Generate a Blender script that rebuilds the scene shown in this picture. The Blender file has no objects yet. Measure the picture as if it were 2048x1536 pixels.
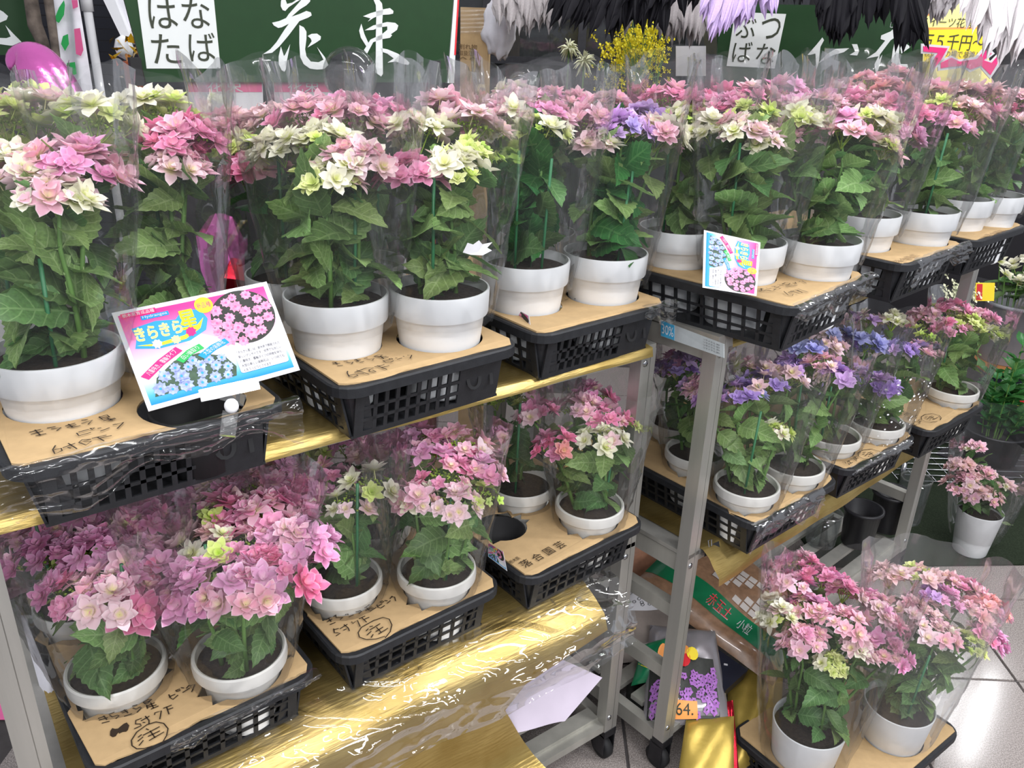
import bpy, bmesh, math, random
import numpy as np
from mathutils import Vector, Matrix, Euler, noise
from mathutils.geometry import tessellate_polygon
R = math.radians
SC = bpy.context.scene
COL = SC.collection
# ------------------------------------------------------------------ camera
H = 1.97                       # camera height above the floor
F = 1653.0                     # focal length in pixels of the 2048 x 1536 frame
CM = np.array([[0.8055587, -0.21161685, 0.55343788],
               [-0.59170992, -0.33601807, 0.73278321],
               [0.03089586, -0.91777458, -0.39589806]])
cam = bpy.data.cameras.new('camera')
cam.sensor_width = 36.0
cam.lens = 36.0 * F / 2048.0
cam.clip_start = 0.02
camo = bpy.data.objects.new('camera', cam)
COL.objects.link(camo)
camo.matrix_world = Matrix(((CM[0][0], -CM[0][1], -CM[0][2], 0), (CM[1][0], -CM[1][1], -CM[1][2], 0),
                            (CM[2][0], -CM[2][1], -CM[2][2], H), (0, 0, 0, 1)))
SC.camera = camo
# ------------------------------------------------------------------ light
SC.view_settings.view_transform = 'Standard'
SC.view_settings.look = 'None'
SC.view_settings.gamma = 1.0
SC.view_settings.use_curve_mapping = False
SC.view_settings.exposure = -0.18
SC.cycles.max_bounces = 4
SC.cycles.diffuse_bounces = 3
SC.cycles.adaptive_threshold = 0.1
SC.cycles.use_light_tree = False
SC.cycles.transparent_max_bounces = 20
SC.cycles.caustics_reflective = False
SC.cycles.caustics_refractive = False
SC.cycles.sample_clamp_indirect = 4.0
W = bpy.data.worlds.new('world')
SC.world = W
W.use_nodes = True
W.node_tree.nodes['Background'].inputs[0].default_value = (0.88, 0.91, 1.0, 1)
W.node_tree.nodes['Background'].inputs[1].default_value = 0.55

def tube_or_fill_light(x, y, ang, power, ln=1.2, w=0.14, z=3.0):
    l = bpy.data.lights.new('ceiling_or_fill_tube', 'AREA')
    l.shape = 'RECTANGLE'; l.size = ln; l.size_y = w; l.energy = power
    l.color = (0.985, 0.985, 1.0)
    o = bpy.data.objects.new('ceiling_or_fill_tube', l)
    COL.objects.link(o)
    o.location = (x, y, z); o.rotation_euler = (0, 0, R(ang))
for (x, y, w_) in ((-0.6, 0.0, 40), (0.9, -0.6, 34), (0.5, 1.25, 16), (2.2, 0.1, 34), (1.7, 1.7, 18), (3.4, 1.0, 24), (2.6, 2.8, 20), (-1.4, -1.6, 80), (0.7, -2.2, 85), (2.9, -1.6, 75)):  # last three are front fill added behind the camera; the others are ceiling tubes
    tube_or_fill_light(x, y, -36, w_)
tube_or_fill_light(6.15, 1.75, 16, 22, 1.2, 0.05)
tube_or_fill_light(6.08, 2.0, 16, 22, 1.2, 0.05)

# ------------------------------------------------------------------ pixel -> place
def ray(px, py):
    return CM @ np.array([(px - 1024) / F, (py - 768) / F, 1.0])
def at_z(px, py, z):           # world z
    r = ray(px, py); return Vector(r * ((z - H) / r[2])) + Vector((0, 0, H))
def at_y(px, py, y):
    r = ray(px, py); return Vector(r * (y / r[1])) + Vector((0, 0, H))
def at_d(px, py, d):
    return Vector(ray(px, py) * d) + Vector((0, 0, H))
def at_p(px, py, p0, n):
    r = Vector(ray(px, py)); o = Vector((0, 0, H))
    return o + r * ((Vector(p0) - o).dot(n) / r.dot(n))
# ------------------------------------------------------------------ materials
MATS = {}
def srgb(c):
    return tuple(((x / 255) / 12.92 if x / 255 <= 0.04045 else ((x / 255 + 0.055) / 1.055) ** 2.4) for x in c[:3]) + (1.0,)
def new_mat(name):
    m = bpy.data.materials.new(name); m.use_nodes = True
    nt = m.node_tree; nt.nodes.clear()
    out = nt.nodes.new('ShaderNodeOutputMaterial')
    MATS[name] = m
    return m, nt, out
def N(nt, t, **kw):
    n = nt.nodes.new(t)
    for k, v in kw.items():
        setattr(n, k, v)
    return n
def setin(n, **kw):
    for k, v in kw.items():
        n.inputs[k.replace('_', ' ')].default_value = v
def mixc(nt, fac, a, b, blend='MIX'):
    n = nt.nodes.new('ShaderNodeMix'); n.data_type = 'RGBA'; n.blend_type = blend
    for s, v in ((0, fac), (6, a), (7, b)):
        if hasattr(v, 'links') or hasattr(v, 'is_linked'):
            nt.links.new(v, n.inputs[s])
        else:
            n.inputs[s].default_value = v
    return n.outputs[2]
def mth(nt, op, a, b=None, c=None):
    n = nt.nodes.new('ShaderNodeMath'); n.operation = op
    for i, v in enumerate((a, b, c)):
        if v is None: continue
        if hasattr(v, 'is_linked'): nt.links.new(v, n.inputs[i])
        else: n.inputs[i].default_value = v
    return n.outputs[0]
def ramp(nt, fac, stops):
    n = nt.nodes.new('ShaderNodeValToRGB')
    e = n.color_ramp.elements
    while len(e) < len(stops): e.new(0.5)
    for i, (p, c) in enumerate(stops):
        e[i].position = p; e[i].color = c
    nt.links.new(fac, n.inputs[0])
    return n.outputs[0]
def noise_tex(nt, scale, detail=3, coord='Object', dist=0.0, mapscale=None):
    tc = nt.nodes.new('ShaderNodeTexCoord')
    n = nt.nodes.new('ShaderNodeTexNoise'); n.inputs['Scale'].default_value = scale
    n.inputs['Detail'].default_value = detail; n.inputs['Distortion'].default_value = dist
    src = tc.outputs[coord]
    if mapscale:
        mp = nt.nodes.new('ShaderNodeMapping'); mp.inputs['Scale'].default_value = mapscale
        nt.links.new(src, mp.inputs[0]); src = mp.outputs[0]
    nt.links.new(src, n.inputs['Vector'])
    return n.outputs['Fac']
def plain(name, col, rough=0.6, metal=0.0, var=0.12, vscale=30, bump=0.0, bscale=200, spec=0.4, sub=0.0, mapscale=None, coat=0.0):
    m, nt, out = new_mat(name)
    b = N(nt, 'ShaderNodeBsdfPrincipled')
    c = srgb(col)
    f = noise_tex(nt, vscale, 4, mapscale=mapscale)
    lo = tuple(x * (1 - var) for x in c[:3]) + (1,); hi = tuple(min(1, x * (1 + var)) for x in c[:3]) + (1,)
    nt.links.new(ramp(nt, f, [(0.3, lo), (0.7, hi)]), b.inputs['Base Color'])
    setin(b, Roughness=rough, Metallic=metal)
    b.inputs['Specular IOR Level'].default_value = spec
    b.inputs['Coat Weight'].default_value = coat
    if bump:
        bn = N(nt, 'ShaderNodeBump'); bn.inputs['Strength'].default_value = bump; bn.inputs['Distance'].default_value = 0.002
        nt.links.new(noise_tex(nt, bscale, 4, mapscale=mapscale), bn.inputs['Height']); nt.links.new(bn.outputs[0], b.inputs['Normal'])
    nt.links.new(b.outputs[0], out.inputs[0])
    return m
def film_mat(name, haze=0.05, gloss=0.05, rough=0.06, dots=0, tint=(0.97, 0.97, 0.97, 1), hazecol=(0.9, 0.91, 0.93, 1), fres=0.5):
    m, nt, out = new_mat(name)
    tr = N(nt, 'ShaderNodeBsdfTransparent'); tr.inputs[0].default_value = tint
    gl = N(nt, 'ShaderNodeBsdfGlossy'); gl.inputs['Roughness'].default_value = rough
    df = N(nt, 'ShaderNodeBsdfDiffuse'); df.inputs[0].default_value = hazecol
    lw = N(nt, 'ShaderNodeLayerWeight'); lw.inputs[0].default_value = 0.28
    f1 = mth(nt, 'MULTIPLY_ADD', lw.outputs['Facing'], haze * 2.2, haze)
    m1 = N(nt, 'ShaderNodeMixShader'); nt.links.new(f1, m1.inputs[0])
    nt.links.new(tr.outputs[0], m1.inputs[1]); nt.links.new(df.outputs[0], m1.inputs[2])
    f2 = mth(nt, 'MULTIPLY_ADD', lw.outputs['Fresnel'], fres, gloss)
    m2 = N(nt, 'ShaderNodeMixShader'); nt.links.new(f2, m2.inputs[0])
    nt.links.new(m1.outputs[0], m2.inputs[1]); nt.links.new(gl.outputs[0], m2.inputs[2])
    last = m2.outputs[0]
    if dots:
        uv = N(nt, 'ShaderNodeUVMap'); mp = N(nt, 'ShaderNodeMapping')
        mp.inputs['Scale'].default_value = (dots, dots * 0.55, 1)
        nt.links.new(uv.outputs[0], mp.inputs[0])
        v = N(nt, 'ShaderNodeTexVoronoi'); v.inputs['Scale'].default_value = 1.0; v.inputs['Randomness'].default_value = 0.75
        nt.links.new(mp.outputs[0], v.inputs['Vector'])
        d = mth(nt, 'LESS_THAN', v.outputs['Distance'], 0.2)
        sx = N(nt, 'ShaderNodeSeparateXYZ'); nt.links.new(uv.outputs[0], sx.inputs[0])
        d = mth(nt, 'MULTIPLY', d, mth(nt, 'LESS_THAN', sx.outputs[1], 0.68))
        wd = N(nt, 'ShaderNodeBsdfDiffuse'); wd.inputs[0].default_value = (0.9, 0.9, 0.9, 1)
        m3 = N(nt, 'ShaderNodeMixShader'); nt.links.new(d, m3.inputs[0])
        nt.links.new(last, m3.inputs[1]); nt.links.new(wd.outputs[0], m3.inputs[2]); last = m3.outputs[0]
    nt.links.new(last, out.inputs[0])
    return m
def petal_mat(name, petal, centre, edge, tmid=0.42):
    m, nt, out = new_mat(name)
    b = N(nt, 'ShaderNodeBsdfPrincipled')
    uv = N(nt, 'ShaderNodeUVMap'); sx = N(nt, 'ShaderNodeSeparateXYZ'); nt.links.new(uv.outputs[0], sx.inputs[0])
    oi = N(nt, 'ShaderNodeObjectInfo')
    t, s = sx.outputs[0], sx.outputs[1]
    c1 = ramp(nt, t, [(0.12, srgb(centre)), (tmid, srgb(petal)), (0.85, srgb(petal)), (1.0, srgb(edge))])
    ef = ramp(nt, mth(nt, 'ABSOLUTE', s), [(0.55, (0, 0, 0, 1)), (1.0, (0.85, 0.85, 0.85, 1))])
    c2 = mixc(nt, mth(nt, 'MULTIPLY', ef, t), c1, srgb(edge))
    vein = noise_tex(nt, 90, 2)
    c3 = mixc(nt, mth(nt, 'MULTIPLY', vein, 0.22), c2, srgb([x * 0.84 for x in petal]))
    hsv = N(nt, 'ShaderNodeHueSaturation')
    nt.links.new(mth(nt, 'MULTIPLY_ADD', oi.outputs['Random'], 0.022, 0.490), hsv.inputs['Hue'])
    nt.links.new(mth(nt, 'MULTIPLY_ADD', oi.outputs['Random'], 0.28, 0.84), hsv.inputs['Saturation'])
    nt.links.new(c3, hsv.inputs['Color'])
    nt.links.new(hsv.outputs[0], b.inputs['Base Color'])
    setin(b, Roughness=0.55); b.inputs['Specular IOR Level'].default_value = 0.25
    tl = N(nt, 'ShaderNodeBsdfTranslucent'); nt.links.new(hsv.outputs[0], tl.inputs[0])
    mx = N(nt, 'ShaderNodeMixShader'); mx.inputs[0].default_value = 0.25
    nt.links.new(b.outputs[0], mx.inputs[1]); nt.links.new(tl.outputs[0], mx.inputs[2])
    nt.links.new(mx.outputs[0], out.inputs[0])
    return m
def leaf_mat(name, base, light):
    m, nt, out = new_mat(name)
    b = N(nt, 'ShaderNodeBsdfPrincipled')
    uv = N(nt, 'ShaderNodeUVMap'); sx = N(nt, 'ShaderNodeSeparateXYZ'); nt.links.new(uv.outputs[0], sx.inputs[0])
    oi = N(nt, 'ShaderNodeObjectInfo')
    t, s = sx.outputs[0], sx.outputs[1]
    sa = mth(nt, 'ABSOLUTE', s)
    ph = mth(nt, 'FRACT', mth(nt, 'MULTIPLY', mth(nt, 'SUBTRACT', t, mth(nt, 'MULTIPLY', sa, 0.22)), 7.0))
    v1 = mth(nt, 'LESS_THAN', mth(nt, 'ABSOLUTE', mth(nt, 'SUBTRACT', ph, 0.5)), 0.06)
    v2 = mth(nt, 'LESS_THAN', sa, 0.06)
    vv = mth(nt, 'MULTIPLY', mth(nt, 'MAXIMUM', v1, v2), 0.45)
    n = noise_tex(nt, 25, 3)
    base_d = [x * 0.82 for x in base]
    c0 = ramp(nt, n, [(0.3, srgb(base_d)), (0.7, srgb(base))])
    c1 = mixc(nt, vv, c0, srgb(light))
    hsv = N(nt, 'ShaderNodeHueSaturation')
    nt.links.new(mth(nt, 'MULTIPLY_ADD', oi.outputs['Random'], 0.04, 0.48), hsv.inputs['Hue'])
    nt.links.new(mth(nt, 'MULTIPLY_ADD', oi.outputs['Random'], 0.5, 0.85), hsv.inputs['Value'])
    nt.links.new(c1, hsv.inputs['Color'])
    nt.links.new(hsv.outputs[0], b.inputs['Base Color'])
    setin(b, Roughness=0.42); b.inputs['Specular IOR Level'].default_value = 0.35
    bn = N(nt, 'ShaderNodeBump'); bn.inputs['Strength'].default_value = 0.35; bn.inputs['Distance'].default_value = 0.002
    nt.links.new(mth(nt, 'SUBTRACT', 1.0, vv), bn.inputs['Height']); nt.links.new(bn.outputs[0], b.inputs['Normal'])
    tl = N(nt, 'ShaderNodeBsdfTranslucent'); nt.links.new(hsv.outputs[0], tl.inputs[0])
    mx = N(nt, 'ShaderNodeMixShader'); mx.inputs[0].default_value = 0.3
    nt.links.new(b.outputs[0], mx.inputs[1]); nt.links.new(tl.outputs[0], mx.inputs[2])
    nt.links.new(mx.outputs[0], out.inputs[0])
    return m
def gradient_mat(name, stops, axis=1, rough=0.35, coat=0.0):      # printed paper: colour by UV
    m, nt, out = new_mat(name)
    b = N(nt, 'ShaderNodeBsdfPrincipled'); setin(b, Roughness=rough)
    uv = N(nt, 'ShaderNodeUVMap'); sx = N(nt, 'ShaderNodeSeparateXYZ'); nt.links.new(uv.outputs[0], sx.inputs[0])
    nt.links.new(ramp(nt, sx.outputs[axis], [(p, srgb(c)) for p, c in stops]), b.inputs['Base Color'])
    b.inputs['Coat Weight'].default_value = coat
    nt.links.new(b.outputs[0], out.inputs[0])
    return m

plain('pot_white', (232, 234, 236), 0.45, var=0.03, spec=0.4)
plain('pot_bowl_white', (242, 240, 234), 0.35, var=0.03, spec=0.5)
plain('soil', (52, 42, 34), 0.95, var=0.45, vscale=120, bump=1.0, bscale=160)
plain('tray_black', (34, 35, 38), 0.5, var=0.2, vscale=60, bump=0.15, bscale=400, spec=0.35)
plain('cardboard', (180, 152, 112), 0.8, var=0.06, vscale=40, bump=0.12, bscale=140, spec=0.2)
plain('cardboard_edge', (170, 134, 88), 0.9, var=0.15, vscale=300, spec=0.1)
plain('ink', (46, 34, 24), 0.6, var=0.1)
plain('ink_faint', (110, 86, 58), 0.7, var=0.1)
plain('aluminium', (188, 186, 180), 0.42, metal=0.75, var=0.12, vscale=18, bump=0.08, bscale=300, mapscale=(1, 1, 0.08))
plain('aluminium_side', (178, 176, 168), 0.5, metal=0.6, var=0.12, vscale=18, mapscale=(1, 1, 0.1))
plain('steel', (170, 172, 175), 0.25, metal=1.0, var=0.05)
plain('dark_steel', (60, 60, 64), 0.35, metal=0.8)
plain('rubber', (28, 28, 30), 0.7)
plain('wood', (176, 120, 70), 0.55, var=0.2, vscale=14, mapscale=(1, 8, 8))
plain('terracotta_wood', (150, 74, 44), 0.6, var=0.15)
plain('white_plastic', (236, 236, 238), 0.4, var=0.02)
plain('white_paper', (208, 207, 211), 0.7, var=0.03)
plain('white_cloth', (226, 224, 230), 0.85, var=0.06, bump=0.2, bscale=60)
plain('lilac_paper', (182, 172, 186), 0.8, var=0.06, vscale=10, bump=0.35, bscale=24)
plain('sign_green', (24, 58, 27), 0.45, var=0.05, spec=0.3)
plain('sign_white', (216, 220, 219), 0.5, var=0.01)
plain('sign_ink', (52, 58, 44), 0.6, var=0.02)
plain('pink_print', (222, 96, 146), 0.5, var=0.03)
plain('magenta_print', (226, 40, 120), 0.45, var=0.03)
plain('green_print', (44, 168, 84), 0.5, var=0.03)
plain('blue_print', (24, 142, 206), 0.5, var=0.03)
plain('sky_print', (50, 150, 205), 0.5, var=0.03)
plain('yellow_print', (250, 222, 50), 0.5, var=0.02)
plain('pale_yellow_print', (252, 240, 150), 0.5, var=0.02)
plain('red_print', (214, 40, 50), 0.5, var=0.03)
plain('orange_print', (246, 160, 84), 0.5, var=0.03)
plain('grey_print', (70, 70, 76), 0.6, var=0.03)
plain('dark_print', (44, 46, 42), 0.5, var=0.3, vscale=60)
plain('pink_flower_print', (228, 140, 176), 0.45, var=0.35, vscale=160)
plain('lilac_flower_print', (150, 162, 222), 0.45, var=0.4, vscale=160)
plain('purple_flower_print', (170, 110, 190), 0.45, var=0.3, vscale=120)
plain('leaf_print', (62, 84, 66), 0.45, var=0.3, vscale=90)
plain('stem_green', (98, 138, 66), 0.5, var=0.15)
plain('stake_green', (44, 112, 70), 0.4, var=0.08)
plain('bud_green', (140, 168, 58), 0.6, var=0.3, vscale=150)
plain('mat_green', (40, 48, 36), 0.95, var=0.3, vscale=160, bump=0.9, bscale=500, spec=0.1)
plain('dark_wall', (36, 34, 38), 0.7, var=0.15, vscale=3)
plain('side_wall', (150, 148, 148), 0.7, var=0.08, vscale=3)
plain('shutter_navy', (30, 31, 40), 0.5, var=0.12, vscale=8)
plain('feather_black', (14, 13, 18), 0.7, var=0.3, vscale=60, spec=0.12, mapscale=(1, 1, 0.2))
plain('feather_white', (196, 190, 192), 0.8, var=0.08, vscale=60)
plain('feather_grey', (158, 152, 152), 0.85, var=0.1, vscale=60)
plain('feather_lilac', (176, 154, 196), 0.7, var=0.1, vscale=60)
plain('yellow_blossom', (240, 222, 40), 0.6, var=0.2, vscale=70)
plain('pale_blossom', (224, 226, 190), 0.6, var=0.1)
plain('foil_pink', (240, 120, 204), 0.2, metal=0.7, var=0.1, vscale=14, bump=0.9, bscale=30)
plain('foil_red', (206, 40, 60), 0.2, metal=0.8, bump=0.4, bscale=30)
plain('foil_gold', (222, 176, 40), 0.18, metal=0.95, bump=0.3, bscale=40)
plain('bark', (96, 86, 78), 0.9, var=0.5, vscale=26, bump=1.0, bscale=60)
plain('bucket_grey', (150, 150, 156), 0.45, var=0.05)
plain('bucket_dark', (36, 36, 40), 0.4, var=0.1)
plain('navy_box', (28, 30, 46), 0.5, var=0.1)
plain('bag_brown', (150, 116, 90), 0.3, var=0.2, vscale=60, bump=0.5, bscale=30, coat=0.3)
plain('bag_tan', (192, 140, 112), 0.4, var=0.15, vscale=40, bump=0.4, bscale=24, coat=0.3)
plain('bag_green', (14, 116, 74), 0.3, var=0.06, coat=0.3)
plain('bag_grey', (138, 128, 122), 0.22, var=0.15, vscale=16, bump=0.6, bscale=16, coat=0.4)
plain('bag_silver', (150, 146, 150), 0.2, metal=0.3, var=0.1, vscale=12, bump=0.5, bscale=16)
plain('bag_gold', (186, 160, 78), 0.4, metal=0.5, var=0.15, vscale=10, bump=1.0, bscale=22)
plain('checker_white', (206, 198, 192), 0.4, var=0.05)
plain('label_blue', (64, 150, 190), 0.5, var=0.05)
plain('label_silver', (188, 194, 196), 0.35, metal=0.3, var=0.05)
plain('pink_tape', (240, 112, 170), 0.5, var=0.05)
plain('dark_leaf', (40, 96, 50), 0.4, var=0.2)
plain('grout', (70, 66, 66), 0.9)
leaf_mat('leaf', (138, 172, 100), (182, 206, 146))
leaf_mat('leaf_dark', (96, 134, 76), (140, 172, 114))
leaf_mat('leaf_glossy', (58, 124, 60), (106, 160, 92))
leaf_mat('leaf_pale', (150, 182, 120), (190, 212, 160))
petal_mat('petal_pink', (249, 192, 212), (249, 238, 196), (254, 236, 240))
petal_mat('petal_rose', (240, 146, 188), (246, 184, 200), (252, 212, 230))
petal_mat('petal_mauve', (240, 168, 212), (246, 206, 222), (252, 222, 240))
petal_mat('petal_blush', (251, 218, 226), (246, 240, 176), (252, 236, 238))
petal_mat('petal_cream', (250, 247, 224), (230, 236, 138), (252, 247, 238))
petal_mat('petal_lime', (228, 238, 150), (202, 222, 102), (242, 244, 198))
petal_mat('petal_green', (190, 220, 100), (166, 202, 84), (216, 234, 146))
petal_mat('petal_lilac', (214, 174, 230), (220, 186, 230), (240, 222, 245))
petal_mat('petal_violet', (180, 150, 222), (200, 172, 228), (226, 212, 243))
petal_mat('petal_blue', (178, 182, 232), (190, 196, 232), (228, 230, 247))
petal_mat('petal_salmon', (246, 172, 176), (248, 216, 178), (252, 214, 214))
petal_mat('petal_dusty', (243, 202, 206), (247, 228, 198), (251, 228, 230))
film_mat('film', 0.011, 0.014, 0.06)
film_mat('film_hazy', 0.045, 0.02, 0.12)
film_mat('film_dots', 0.011, 0.015, 0.08, dots=46)
film_mat('film_wrinkled', 0.004, 0.03, 0.10, fres=0.3)
film_mat('film_glint', 0.004, 0.07, 0.05, fres=0.45)
film_mat('clip_clear', 0.03, 0.06, 0.08, hazecol=(0.9, 0.9, 0.86, 1))
film_mat('glass', 0.01, 0.03, 0.02, tint=(0.9, 0.92, 0.92, 1), fres=0.4)
# gold foil cloth: metallic with a woven horizontal ripple
m, nt, out = new_mat('gold_cloth')
b = N(nt, 'ShaderNodeBsdfPrincipled'); setin(b, Roughness=0.34, Metallic=0.85)
nt.links.new(ramp(nt, noise_tex(nt, 9, 3), [(0.3, srgb((164, 138, 76))), (0.7, srgb((194, 170, 108)))]), b.inputs['Base Color'])
bn = N(nt, 'ShaderNodeBump'); bn.inputs['Strength'].default_value = 0.4; bn.inputs['Distance'].default_value = 0.003
nt.links.new(noise_tex(nt, 150, 3, mapscale=(0.14, 1.0, 1.0)), bn.inputs['Height']); nt.links.new(bn.outputs[0], b.inputs['Normal'])
nt.links.new(b.outputs[0], out.inputs[0])
# terrazzo tile
m, nt, out = new_mat('tile')
b = N(nt, 'ShaderNodeBsdfPrincipled'); setin(b, Roughness=0.14); b.inputs['Specular IOR Level'].default_value = 0.35
oi = N(nt, 'ShaderNodeObjectInfo')
n1 = noise_tex(nt, 260, 4); n2 = noise_tex(nt, 6, 3)
c = ramp(nt, n1, [(0.35, srgb((104, 96, 92))), (0.5, srgb((138, 130, 126))), (0.66, srgb((168, 160, 156)))])
nt.links.new(mixc(nt, mth(nt, 'MULTIPLY', n2, 0.25), c, srgb((160, 150, 146))), b.inputs['Base Color'])
nt.links.new(b.outputs[0], out.inputs[0])
# ------------------------------------------------------------------ mesh tools
class MB:
    def __init__(s):
        s.v = []; s.f = []; s.uv = []; s.mi = []; s.cur = 0
    def face(s, idx, uv=None):
        s.f.append(tuple(idx)); s.uv.append(uv); s.mi.append(s.cur)
    def add(s, pts):
        n = len(s.v); s.v.extend([tuple(p) for p in pts]); return n
    def hexa(s, p):            # p: 8 points, bottom 0-3 (ccw from above), top 4-7
        n = s.add(p)
        for q in ((0, 3, 2, 1), (4, 5, 6, 7), (0, 1, 5, 4), (1, 2, 6, 5), (2, 3, 7, 6), (3, 0, 4, 7)):
            s.face([n + i for i in q])
    def box(s, lo, hi, xf=None):
        x0, y0, z0 = lo; x1, y1, z1 = hi
        p = [(x0, y0, z0), (x1, y0, z0), (x1, y1, z0), (x0, y1, z0), (x0, y0, z1), (x1, y0, z1), (x1, y1, z1), (x0, y1, z1)]
        if xf: p = [xf @ Vector(q) for q in p]
        s.hexa(p)
    def tube(s, pts, r, n=6, cap=True):
        pts = [Vector(p) for p in pts]
        rs = r if isinstance(r, (list, tuple)) else [r] * len(pts)
        up = Vector((0.13, 0.31, 0.94)); base = None
        rings = []
        for i, p in enumerate(pts):
            d = (pts[min(i + 1, len(pts) - 1)] - pts[max(i - 1, 0)]).normalized()
            if base is None:
                a = d.cross(up if abs(d.dot(up)) < 0.95 else Vector((1, 0, 0))).normalized()
            else:
                a = (base - d * base.dot(d)).normalized()
            base = a; b = d.cross(a)
            rings.append(s.add([p + (a * math.cos(2 * math.pi * k / n) + b * math.sin(2 * math.pi * k / n)) * rs[i] for k in range(n)]))
        for i in range(len(pts) - 1):
            for k in range(n):
                k2 = (k + 1) % n
                s.face((rings[i] + k, rings[i] + k2, rings[i + 1] + k2, rings[i + 1] + k))
        if cap:
            s.face([rings[0] + k for k in range(n)][::-1]); s.face([rings[-1] + k for k in range(n)])
    def lathe(s, prof, n=32, c=(0, 0, 0), sx=1.0, sy=1.0):
        rings = []
        for r, z in prof:
            rings.append(s.add([(c[0] + sx * r * math.cos(2 * math.pi * k / n), c[1] + sy * r * math.sin(2 * math.pi * k / n), c[2] + z) for k in range(n)]))
        for i in range(len(prof) - 1):
            for k in range(n):
                k2 = (k + 1) % n
                s.face((rings[i] + k, rings[i] + k2, rings[i + 1] + k2, rings[i + 1] + k))
    def grid(s, fn, nu, nv):   # fn(u,v) -> point, u,v in 0..1
        n = s.add([fn(i / nu, j / nv) for j in range(nv + 1) for i in range(nu + 1)])
        for j in range(nv):
            for i in range(nu):
                a = n + j * (nu + 1) + i
                s.face((a, a + 1, a + nu + 2, a + nu + 1),
                       [(i / nu, j / nv), ((i + 1) / nu, j / nv), ((i + 1) / nu, (j + 1) / nv), (i / nu, (j + 1) / nv)])
    def prism(s, loops, fn, t0, t1):   # loops of 2d points (outer, holes...), fn(x,y,z)
        off = []; flat = []
        for l in loops:
            off.append(len(flat)); flat += l
        tris = tessellate_polygon([[Vector((x, y, 0)) for x, y in l] for l in loops])
        a = s.add([fn(x, y, t1) for x, y in flat]); b = s.add([fn(x, y, t0) for x, y in flat])
        def area(t):
            (x0, y0), (x1, y1), (x2, y2) = (flat[i] for i in t)
            return (x1 - x0) * (y2 - y0) - (x2 - x0) * (y1 - y0)
        for t in tris:
            t = tuple(t) if area(t) > 0 else tuple(t)[::-1]
            s.face([a + i for i in t]); s.face([b + i for i in t][::-1])
        for l, o in zip(loops, off):
            m = len(l)
            for i in range(m):
                j = (i + 1) % m
                s.face((b + o + i, b + o + j, a + o + j, a + o + i))
    def mesh(s, name, mats=None, smooth=False):
        me = bpy.data.meshes.new(name)
        me.from_pydata(s.v, [], s.f)
        if any(u is not None for u in s.uv):
            ul = me.uv_layers.new(name='UVMap')
            k = 0; data = []
            for f, u in zip(s.f, s.uv):
                for i in range(len(f)):
                    data += list(u[i]) if u is not None else [0.0, 0.0]
            ul.data.foreach_set('uv', data)
        for mt in (mats or []):
            me.materials.append(MATS[mt] if isinstance(mt, str) else mt)
        if any(s.mi): me.polygons.foreach_set('material_index', s.mi)
        if smooth: me.polygons.foreach_set('use_smooth', [True] * len(s.f))
        me.update()
        return me
def obj(name, me, parent=None, loc=(0, 0, 0), rot=None, scale=None):
    o = bpy.data.objects.new(name, me); COL.objects.link(o)
    o.location = loc
    if rot is not None:
        if isinstance(rot, Matrix):
            o.rotation_mode = 'QUATERNION'; o.rotation_quaternion = rot.to_quaternion()
        else:
            o.rotation_euler = rot
    if scale is not None: o.scale = (scale,) * 3 if not isinstance(scale, (tuple, list)) else scale
    if parent: o.parent = parent
    return o
def build(name, mb, mats, parent=None, smooth=False, loc=(0, 0, 0), rot=None):
    mats = mats if isinstance(mats, list) else [mats]
    o = obj(name, mb.mesh(name, mats, smooth), parent, loc, rot)
    return o
def tag(o, label, cat, group=None):
    o['label'] = label; o['category'] = cat
    if group: o['group'] = group
    return o
def thing(name, label, cat, loc=(0, 0, 0), rz=0.0, group=None):
    o = bpy.data.objects.new(name, None); COL.objects.link(o)
    o.empty_display_size = 0.05; o.location = loc; o.rotation_euler = (0, 0, rz)
    return tag(o, label, cat, group)
def struct(o):
    o['kind'] = 'structure'; return o
def sm_edges(o, ang=35):
    me = o.data
    try: me.set_sharp_from_angle(angle=R(ang))
    except Exception: pass
    return o
def ribbon(mb, pts, w, fn):    # flat pen stroke in 2d mapped by fn(x,y)
    P = [Vector((p[0], p[1])) for p in pts]
    if len(P) < 2: return
    L = []
    for i, p in enumerate(P):
        d = P[min(i + 1, len(P) - 1)] - P[max(i - 1, 0)]
        if d.length < 1e-9: d = Vector((1, 0))
        d.normalize(); nrm = Vector((-d.y, d.x))
        q = p - d * w * 0.4 if i == 0 else (p + d * w * 0.4 if i == len(P) - 1 else p)
        L.append(((q + nrm * w / 2), (q - nrm * w / 2)))
    n = mb.add([fn(*x) for pr in L for x in pr])
    for i in range(len(L) - 1):
        a = n + 2 * i
        mb.face((a, a + 1, a + 3, a + 2))
# ---------------------------------------------------------- text as geometry
_TXT = {}
def text_tris(s):
    """vertices (unit height about 1, centred on x and y) and faces of a string"""
    if s in _TXT: return _TXT[s]
    cu = bpy.data.curves.new('t', 'FONT'); cu.body = s; cu.size = 1.0; cu.resolution_u = 3
    cu.align_x = 'CENTER'; cu.align_y = 'CENTER'
    o = bpy.data.objects.new('t', cu); COL.objects.link(o)
    dg = bpy.context.evaluated_depsgraph_get(); dg.update()
    me = o.evaluated_get(dg).to_mesh()
    v = [(p.co.x, p.co.y) for p in me.vertices]; f = [tuple(p.vertices) for p in me.polygons]
    o.evaluated_get(dg).to_mesh_clear()
    bpy.data.objects.remove(o); bpy.data.curves.remove(cu)
    if v:
        xs = [p[0] for p in v]; ys = [p[1] for p in v]
        cx, cy = (min(xs) + max(xs)) / 2, (min(ys) + max(ys)) / 2
        v = [(p[0] - cx, p[1] - cy) for p in v]
    _TXT[s] = (v, f)
    return _TXT[s]
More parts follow.
